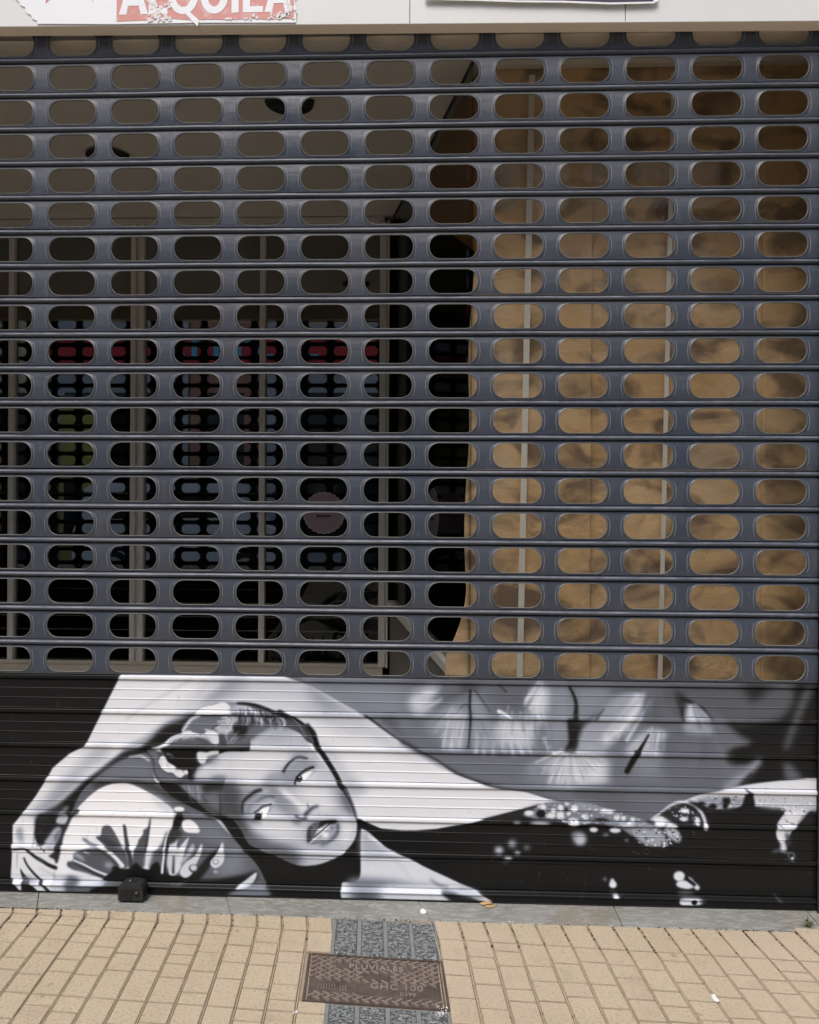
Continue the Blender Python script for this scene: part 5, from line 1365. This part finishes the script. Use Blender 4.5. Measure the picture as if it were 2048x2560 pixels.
# ------------------------------------------------------------- papers inside the display window
def paper(name,x0,x1,z0,z1,y,seed,lab,amp=.010,lower=None,mat='paper'):
    nx,nz=110,190;V=[];F_=[]
    for i in range(nx+1):
        for k in range(nz+1):
            s=i/nx;t=k/nz;x=x0+(x1-x0)*s;z=z0+(z1-z0)*t
            if lower:x=x0+lower(z)+(x1-x0-lower(z))*s
            f=noise.noise(Vector((x*2.2+seed,z*1.6,seed)))*1.6+noise.noise(Vector((x*6+seed,z*4.4,2.1)))*.55
            rd=1-abs(noise.noise(Vector((x*5+z*3+seed,z*6-x*4,7.7))))*2.2
            rd=max(0,rd-.55)*1.3
            top=max(0,(t-.86)/.14)
            yy=y+.008+amp*(abs(f))+rd*amp*.55+top*.03*abs(noise.noise(Vector((x*7,z*3,1.3))))
            V.append((x,yy,z))
    for i in range(nx):
        for k in range(nz):
            a=i*(nz+1)+k;F_.append((a,a+nz+1,a+nz+2,a+1))
    o=mesh_obj(name,V,F_,M[mat],None,True);o.data.materials[0]=M[mat]
    sm=o.modifiers.new('thickness','SOLIDIFY');sm.thickness=.0006
    return tag(o,lab,'paper sheet','brown paper sheets covering the display window')
def lo(z):
    s=-.030*max(0,min(1,(2.6-z)/1.2))
    if z<1.0:s+=-.075*max(0,min(1,(1.0-z)/.26))**1.6
    if z>2.5:s+=.03*math.sin((z-2.5)*5)
    return s+.006*math.sin(z*9)
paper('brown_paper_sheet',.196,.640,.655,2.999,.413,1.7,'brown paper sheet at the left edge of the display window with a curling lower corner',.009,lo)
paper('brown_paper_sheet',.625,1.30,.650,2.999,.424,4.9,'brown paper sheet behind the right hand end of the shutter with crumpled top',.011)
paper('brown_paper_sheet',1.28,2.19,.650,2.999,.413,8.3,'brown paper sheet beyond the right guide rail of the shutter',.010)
for (xt,xb,w_,lab) in ((.407,.373,.023,'pale strip of tape down the middle of the left paper sheet'),(.938,.900,.017,'pale strip of tape down the right paper sheet')):
    V=[];F_=[];n=60
    for k in range(n+1):
        t=k/n;z=.66+t*2.29;x=xb+(xt-xb)*t;V+=[(x-w_/2,.4085,z),(x+w_/2,.4085,z),(x+w_/2,.4078,z),(x-w_/2,.4078,z)]
    for k in range(n):
        for q in range(4):F_.append((k*4+q,k*4+(q+1)%4,(k+1)*4+(q+1)%4,(k+1)*4+q))
    F_+=[(0,3,2,1),(n*4,n*4+1,n*4+2,n*4+3)]
    tag(mesh_obj('tape_strip',V,F_,M['tape']),lab,'tape','strips of tape on the paper')
# orange brown sheet hanging from the top of the side glass
V=[];F_=[];n,m_=14,20
L=(B-A).length
for i in range(n+1):
    for k in range(m_+1):
        s=.50+.5*i/n;zlo=2.28+(1-i/n)*.42;z=zlo+(2.96-zlo)*k/m_
        q=A+dd*(s*L)+nn_*(-.03-.012*abs(noise.noise(Vector((i*.3,k*.2,4)))));V.append((q.x,q.y,z))
for i in range(n):
    for k in range(m_):a=i*(m_+1)+k;F_.append((a,a+m_+1,a+m_+2,a+1))
o=mesh_obj('orange_paper_sheet',V,F_,M['paper2'],None,True);sm=o.modifiers.new('thickness','SOLIDIFY');sm.thickness=.0006
tag(o,'orange brown paper hanging from the top of the angled side glass','paper sheet')
# ------------------------------------------------------------- round scalloped stickers on the glass
M['sticker']=Mat('mauve_sticker',(.40,.30,.36),.5).m;M['stick2']=Mat('sticker_print',(.10,.03,.06),.5).m;M['stick3']=Mat('sticker_rim',(.50,.44,.42),.5).m
def sticker(c,xd,lab,R_=.122):
    e=empty('window_sticker',tuple(c),lab,'sticker','round stickers on the shop glass')
    def ring(r0,r1,off,mat,nm,sc):
        n=96;V=[];F_=[]
        for i in range(n):
            a=2*math.pi*i/n;k=1+.022*math.cos(a*24)*sc
            for r in (r0,r1*k):
                p=Vector(c)+xd*(r*math.cos(a))+Vector((0,0,1))*(r*math.sin(a))+off;V.append(p[:])
        for i in range(n):j=(i+1)%n;F_.append((i*2,j*2,j*2+1,i*2+1))
        mesh_obj(nm,V,F_,mat,e)
    nr=Vector((xd.y,-xd.x,0))
    ring(.0001,R_-.006,nr*.0012,M['sticker'],'disc',0);ring(R_-.0065,R_,nr*.001,M['stick3'],'scalloped_rim',1)
    b=MB()
    for (z,w0,w1) in ((.020,-.055,-.005),(.020,.005,.050),(-.018,-.045,.042)):
        P0=Vector(c)+xd*w0+Vector((0,0,z))+nr*.0016;P1=Vector(c)+xd*w1+Vector((0,0,z))+nr*.0016;h=Vector((0,0,.007))
        b.add([(P0-h)[:],(P1-h*.6)[:],(P1+h*.7)[:],(P0+h)[:]],[(0,1,2,3)])
    b.build('print',M['stick2'],e)
sticker((-.610,G+.0035,1.278),Vector((1,0,0)),'mauve scalloped sticker on the rear glass left of the last mullion')
q=A+dd*(.40*L)+nn_*(-.0125);sticker((q.x+.09,q.y-.32,1.275),Vector((-dd.x,-dd.y,0)) if dd.x<0 else Vector((dd.x,dd.y,0)),'mauve scalloped sticker on the angled side glass beside the brown paper')
# ------------------------------------------------------------- posters on the fascia
M['white']=Mat('white_vinyl',(.90,.93,.95),.4).m
m=Mat('faded_red',(.68,.28,.25),.5);m.base(m.mix(m.ramp(m.noise(26,6,.7),[(.52,(0,0,0)),(.66,(1,1,1))]),(.70,.30,.27),(.80,.52,.48)));M['red']=m.m
M['scuff']=Mat('scuffed_white',(.83,.80,.79),.6).m
po=empty('letting_poster',(-.83,-.066,2.95),'torn red and white ALQUILA letting poster on the fascia','poster')
random.seed(8)
def soff(x):return tz(x)
left=[];z=2.895
while z<3.16:left.append((-1.262-.10*(z-2.895)/.05*.45+random.uniform(-.006,.006),z));z+=.009
pts=[(-.409,2.884)]+[(-.409+random.uniform(-.004,.004),2.884+i*.012) for i in range(1,24)]+left[::-1]+[(-1.0,2.889),(-.73,2.889)]
p=MB();p.prism(pts,-.0655,-.0632);p.build('sheet',M['white'],po)
rp=[(-1.000,2.897),(-.999,3.16),(-.418,3.16),(-.416,2.895),(-.45,2.897),(-.50,2.894),(-.56,2.899),(-.62,2.896),(-.70,2.899),(-.75,2.897),(-.80,2.902),(-.835,2.905),(-.86,2.900),(-.93,2.899)]
p=MB();p.prism(rp,-.0664,-.0657);p.build('red_field',M['red'],po)
p=MB()
p.prism([(-1.236,3.16),(-1.236,2.960),(-1.222,2.975),(-1.17,3.16)],-.0664,-.0657);p.prism([(-1.118,3.16),(-1.085,2.985),(-1.079,2.960),(-1.075,3.16)],-.0664,-.0657);p.build('red_fragment',M['red'],po)
# letters, drawn as strokes with the cap height of the poster
LB,LH=2.9185,.118
def glyph(ch,x,w):
    b=MB();y0,y1=-.0672,-.0665;s=.0235
    def q(*pts):b.prism([(x+a*w,LB+c*LH) for a,c in pts],y0,y1)
    if ch=='A':
        k=s/w*1.05
        q((0,0),(k,0),(.5+k*.1,1),(.5-k*.5,1));q((1-k,0),(1,0),(.5+k*.5,1),(.5-k*.1,1));b.prism([(x+.26*w,LB+.24*LH),(x+.74*w,LB+.24*LH),(x+.69*w,LB+.43*LH),(x+.31*w,LB+.43*LH)],y0-.0001,y1)
    elif ch=='L':q((0,0),(s/w,0),(s/w,1),(0,1));q((s/w,0),(1,0),(1,s/LH*.85),(s/w,s/LH*.85))
    elif ch=='I':q((0,0),(1,0),(1,1),(0,1))
    elif ch in 'QU':
        n=26;V=[];
        if ch=='U':
            out=[(0,1)]+[(.5-.5*math.cos(t),.46-.48*math.sin(t)) for t in np.linspace(0,math.pi,n)]+[(1,1)]
            k=s/w;inn=[(1-k,1)]+[(.5+(.5-k)*math.cos(t),.46-(.48-s/LH)*math.sin(t)) for t in np.linspace(0,math.pi,n)]+[(k,1)]
            pts=[(x+a*w,LB+c*LH) for a,c in out],[(x+a*w,LB+c*LH) for a,c in inn[::-1]]
            O,I=pts;closed=False
        else:
            O=[(x+w*(.5-.5*math.cos(t)),LB+LH*(.5-.52*math.sin(t))) for t in np.linspace(0,2*math.pi,44)]
            I=[(x+w*(.5-(.5-s/w)*math.cos(t)),LB+LH*(.5-(.52-s/LH)*math.sin(t))) for t in np.linspace(0,2*math.pi,44)]
        for i in range(len(O)-1):b.prism([O[i],O[i+1],I[i+1],I[i]],y0,y1)
        if ch=='Q':b.prism([(x+w*.40,LB+.14*LH),(x+w*.52,LB+.20*LH),(x+w*1.04,LB-.20*LH),(x+w*.98,LB-.36*LH)],y0-.0002,y1-.0001)
    return b
for ch,x,w in (('A',-.992,.097),('L',-.893,.062),('Q',-.828,.098),('U',-.722,.090),('I',-.620,.0235),('L',-.583,.066),('A',-.512,.092)):
    glyph(ch,x,w).build('letter',M['white'],po)
random.seed(4)
for (cx,cz,n,sx,sz) in ((-.875,2.935,46,.035,.035),(-.47,2.908,26,.045,.010),(-.85,2.905,26,.03,.012),(-.43,2.95,18,.012,.05),(-.60,2.899,16,.15,.003)):
    p=MB()
    for i in range(n):
        x=cx+random.gauss(0,sx*.6);z=max(cz+random.gauss(0,sz*.6),2.897)
        r=random.uniform(.0015,.006);pp=[(x+r*random.uniform(.5,1.6)*math.cos(a),z+r*random.uniform(.5,1.4)*math.sin(a)) for a in np.linspace(0,2*math.pi,7)[:-1]]
        if x<-.409:p.prism(pp,-.0678-.00001*i,-.0666)
    p.build('torn_patch',M['scuff'],po)['kind']='stuff'
p=MB();p.cyl((-.4185-.02,-.0690,2.9095),.0075,.0018,'Y',20);p.build('eyelet',M['white'],po);p=MB();p.cyl((-.4385,-.0705,2.9095),.0042,.0016,'Y',16);p.build('screw',M['knob'],po)
bpy.context.view_layer.update();po.location.z-=.0095
ba=empty('purple_banner',(.38,-.08,2.95),'dark purple banner with a white border hanging over the fascia panels','banner')
M['purple']=Mat('purple_print',(.045,.022,.065),.4).m
bo=[(.008,2.9345),(.18,2.928),(.30,2.9215),(.45,2.9175),(.60,2.9090),(.735,2.9095),(.751,2.917),(.756,3.25),(.008,3.25)]
p=MB();p.prism(bo,-.0745,-.0730);p.build('border',M['white'],ba)
p=MB();p.prism([(.016,2.942),(.18,2.9345),(.30,2.928),(.45,2.9240),(.60,2.9155),(.735,2.916),(.745,3.25),(.016,3.25)],-.0752,-.0746);p.build('print',M['purple'],ba)
# ------------------------------------------------------------- litter and weed
def scrap(name,pts,z,mat,lab,cat,th=.0012,curl=.004):
    cx=sum(p[0] for p in pts)/len(pts);cy=sum(p[1] for p in pts)/len(pts)
    n=len(pts);V=[(cx,cy,z+curl)]+[(x,y,z) for x,y in pts]+[(cx,cy,z+curl-th)]+[(x,y,z-th) for x,y in pts]
    F_=[(0,1+i,1+(i+1)%n) for i in range(n)]+[(n+1,n+2+(i+1)%n,n+2+i) for i in range(n)]+[(1+i,n+2+i,n+2+(i+1)%n,1+(i+1)%n) for i in range(n)]
    return tag(mesh_obj(name,V,F_,mat),lab,cat)
M['leaf']=Mat('dry_leaf',(.50,.32,.15),.7).m;M['paperw']=Mat('white_scrap',(.85,.84,.82),.7).m
scrap('leaf_scrap',[(0.2018, -0.0129), (0.2166, -0.0068), (0.2421, 0.0025), (0.2452, -0.0108), (0.233, -0.0167), (0.2118, -0.0231)],.005,M['leaf'],'dry orange leaf fragment lying nearest the painted shoulder tip on the threshold','leaf',.001,.007)
scrap('leaf_scrap',[(0.2196, -0.0227), (0.2409, -0.0163), (0.2604, -0.018), (0.2503, -0.0317), (0.2319, -0.0353), (0.2216, -0.0331)],.003,M['leaf'],'smaller dry orange leaf fragment on the threshold, in front of the other','leaf',.001,.003)
scrap('paper_scrap',[(0.7969, -0.4778), (0.8072, -0.4755), (0.8107, -0.5051), (0.8015, -0.5107), (0.796, -0.5023)],.003,M['paperw'],'small white scrap of paper on the beige paving','litter',.0008,.001)
scrap('rubble_chip',[(0.01, -0.0644), (0.0175, -0.051), (0.0294, -0.066), (0.0297, -0.0814), (0.0182, -0.087), (0.0103, -0.0772)],.004,M['paperw'],'white chip of rubble on the threshold joint above the grey paving strip','rubble',.003,.005)
wd=empty('weed',(1.223, -0.1049, 0.0),'tiny green weed growing at the right end of the threshold','weed')
M['weed']=Mat('weed_green',(.10,.13,.05),.7).m;wb=MB();random.seed(7)
for i in range(16):
    cx,cy=(1.223, -0.1049);a=random.uniform(0,6.28);l=random.uniform(.012,.03);h=random.uniform(.008,.028);w_=.003
    ex,ey=cx+l*math.cos(a),cy+l*math.sin(a);px,py=-math.sin(a)*w_,math.cos(a)*w_
    mx,my=(cx+ex)/2,(cy+ey)/2
    wb.add([(cx-px*.4,cy-py*.4,.0),(cx+px*.4,cy+py*.4,.0),(mx+px,my+py,h),(mx-px,my-py,h),(ex,ey,h*.8)],[(0,1,2,3),(3,2,4)])
wb.build('leaves',M['weed'],wd)

# dirt crumbs washed into the joints along the threshold: nobody could count them
dc=MB();random.seed(21);M['crumb']=Mat('dark_dirt',(.055,.04,.028),.95).m
def crumb(x,y,s,z=0):
    n=6;a0=random.random()*6;st=random.uniform(1,3);an=random.uniform(-.5,.5)
    P_=[]
    for k in range(n):
        a=a0+2*math.pi*k/n;rr=s*random.uniform(.6,1.2);u_,v_=rr*math.cos(a)*st,rr*math.sin(a)
        P_.append((x+u_*math.cos(an)-v_*math.sin(an),y+u_*math.sin(an)+v_*math.cos(an),z-.002))
    dc.add([(x,y,z+s*.7)]+P_,[(0,1+k,1+(k+1)%n) for k in range(n)])
for i in range(900):
    if random.random()<.5:
        x=random.choice([random.uniform(-1.6,1.5),random.gauss(1.15,.2),random.gauss(-1.3,.1)]);y=-.122-.0115*x+random.gauss(0,.003);crumb(x,y,random.uniform(.0006,.0022))
    else:
        n=random.randint(-3,32);y=-.125-abs(random.gauss(0,.07 if n>16 else .035));u=u0+n*du;x=u+K*y+random.gauss(0,.0016);crumb(x,y,random.uniform(.0007,.0024),-.002)
for i in range(46):
    n=random.randint(-3,34);y=random.uniform(-.75,-.15);u=u0+n*du;s=random.uniform(.002,.0042)
    if not(12<n<18):
        for q in range(3):crumb(u+K*y+random.gauss(0,.002),y+random.gauss(0,.003),s,-.003)
for i in range(420):
    x=random.uniform(-1.5,1.5);y=random.uniform(-.75,-.02);crumb(x,y,random.uniform(.0004,.0012))
tag(dc.build('dirt_crumbs',M['crumb']),'dark dirt crumbs caught in the paving joints by the threshold','dirt',kind='stuff')
lc=MB();random.seed(9)
for (x,y,n,sp) in ((.078,-.583,16,.012),(.070,-.555,8,.01),(-.30,-.60,5,.006),(.30,-.118,10,.02),(-.03,-.185,4,.03),(1.26,-.10,20,.03)):
    for i in range(n):
        px,py=x+random.gauss(0,sp),y+random.gauss(0,sp*.8);s=random.uniform(.001,.0032);h=s*.9
        lc.add([(px,py,h)]+[(px+s*random.uniform(.6,1.2)*math.cos(a),py+s*random.uniform(.6,1.2)*math.sin(a),-.001) for a in np.linspace(0,5.2,6)],[(0,1+k,1+(k+1)%6) for k in range(6)])
tag(lc.build('pale_grit',M['scuff']),'pale grit and mortar crumbs round the drain cover and threshold','grit',kind='stuff')
# ------------------------------------------------------------- the far side of the street (seen only as reflections)
M['wall1']=stone('grey_render_wall',(.58,.60,.62),(.68,.70,.72),(.5,.52,.54),3,.002,.2);M['wall2']=stone('terracotta_wall',(.62,.32,.22),(.68,.36,.25),(.55,.3,.2),3,.002,.2)
M['wall3']=stone('cream_wall',(.82,.70,.44),(.86,.74,.48),(.75,.62,.4),3,.002,.2)
M['shopglass']=Mat('dark_window',(.02,.022,.025),.08).m;M['signred']=Mat('red_sign',(.80,.05,.06),.4).m;M['signblue']=Mat('light_blue_letter',(.2,.7,.95),.4).m
M['carwhite']=Mat('white_car_paint',(.88,.88,.9),.15).m;M['cardark']=Mat('dark_car_paint',(.03,.035,.05),.12).m;M['tyre']=Mat('tyre',(.02,.02,.02),.8).m;M['steel']=Mat('steel',(.5,.5,.5),.3,.8).m;M['yellow']=Mat('ochre_wall',(.60,.52,.14),.7).m
def house(x0,x1,h,mat,lab,shop,y=-13.0,first=4.4,win=True):
    e=empty('town_house',((x0+x1)/2,y,0),lab,'building','houses across the street')
    b=MB();b.box((x0,y-8,0),(x1,y,first+.9));b.box((x0,y-8,first+.9),(x1,y+.0,h));b.build('wall',mat,e)
    b=MB();b.box((x0-.05,y-8,h),(x1+.05,y+.25,h+.22));b.build('roof',M['band'],e)
    n=max(1,int((x1-x0)/2.2))
    for k in range(int((h-first-1)/2.9)):
        for i in range(n):
            cx=x0+(i+.5)*(x1-x0)/n;z=first+1.6+k*2.9
            w_=MB();w_.box((cx-.55,y+.001,z),(cx+.55,y+.06,z+1.4),bev=.01);f=w_.build('window',M['band'],e)
            w_=MB();w_.box((cx-.48,y+.06,z+.07),(cx+.48,y+.064,z+1.33));w_.build('pane',M['shopglass'],e)
    b=MB();b.box((x0+.4,y+.001,.3),(x1-.4,y+.05,first-.2));b.build('shop_window',M['shopglass'],e)
    return e
e1=house(-18.0,-9.75,9.5,M['wall3'],'cream house across the street with light columns','')
for i in range(7):
    b=MB();b.box((-17.0+i*1.15,-12.94,0),(-16.35+i*1.15,-12.75,3.1));b.build('column',M['wall3'],e1)
e2=house(-9.7,-6.2,8.8,M['wall1'],'grey rendered house across the street above the red shop sign','')
e3=house(-6.15,-4.4,8.2,M['wall2'],'terracotta house across the street','')
e4=house(-4.35,12,9.0,M['wall1'],'long grey house across the street to the right','')
sg=empty('shop_sign',(-5.1,-12.9,5.2),'long red shop sign with light blue letters across the street','sign')
b=MB();b.box((-9.7,-12.94,4.85),(1.0,-12.80,5.60),bev=.02);b.build('sign_board',M['signred'],sg)
b=MB()
for i in range(7):
    x=-6.6+i*.55;b.box((x,-12.797,4.98),(x+.13,-12.77,5.46));b.box((x+.1302,-12.797,5.32 if i%2 else 4.98),(x+.38,-12.77,5.46 if i%2 else 5.12))
b.build('lettering',M['signblue'],sg)
ph=empty('ochre_kiosk',(-8.5,-12.2,0),'ochre panelled kiosk on the far pavement','kiosk')
b=MB();b.box((-8.9,-12.7,.0),(-8.1,-11.9,3.9),bev=.02);b.build('body',M['yellow'],ph);b=MB();b.box((-8.95,-12.75,3.9),(-8.05,-11.85,3.98),bev=.01);b.build('roof',M['band'],ph);b=MB();b.box((-8.8,-11.898,.6),(-8.5,-11.88,2.0));b.build('window',M['shopglass'],ph)
def car(x,y,mat,lab,van=False):
    e=empty('parked_car',(x,y,-.15),lab,'car','cars parked across the street');L=4.3;Hh=2.0 if van else 1.45
    if van:prof=[(0,.35),(.02,1.0),(.25,1.85),(.5,2.0),(3.1,2.0),(3.55,1.25),(4.2,1.05),(4.35,.75),(4.3,.35)]
    else:prof=[(0,.40),(.03,.85),(.25,.98),(.75,1.32),(1.2,1.45),(2.4,1.43),(3.05,1.02),(3.9,.90),(4.2,.75),(4.28,.40)]
    def ext(pr,y0,y1,m,nm):
        b=MB();b.prism([(x-L/2+a,z-.15) for a,z in pr],y-.85+y0,y-.85+y1);o=b.build(nm,m,e)
        bm=bmesh.new();bm.from_mesh(o.data);bmesh.ops.bevel(bm,geom=bm.edges[:],offset=.03,segments=2,profile=.6,affect='EDGES');bm.to_mesh(o.data);bm.free();return o
    ext(prof,0,1.7,mat,'body')
    gl=[(.45,1.25),(.65,1.75),(3.0,1.78),(3.3,1.3)] if van else [(.62,.98),(1.15,1.36),(2.3,1.34),(2.85,1.0)]
    b=MB();b.prism([(x-L/2+a,z-.15) for a,z in gl],y+.852,y+.860);b.build('side_window',M['shopglass'],e)
    for wx in (.85,3.45):
        b=MB();b.cyl((x-L/2+wx,y+.70,.17),.32,.18,'Y',28);wh=b.build('wheel',M['tyre'],e);b=MB();b.cyl((x-L/2+wx,y+.882,.17),.20,.012,'Y',24);b.build('rim',M['steel'],e)
    for wx,w_ in ((-.01,.03),(L-.04,.04)):
        b=MB();b.box((x-L/2+wx,y+.45,.55),(x-L/2+wx+w_,y+.80,.68),bev=.01);b.build('light',M['steel'],e)
car(-5.0,-9.6,M['carwhite'],'white van parked across the street',True)
car(.3,-9.6,M['cardark'],'dark saloon car parked across the street')
car(-10.4,-9.6,M['cardark'],'dark car parked far along the street to the left')
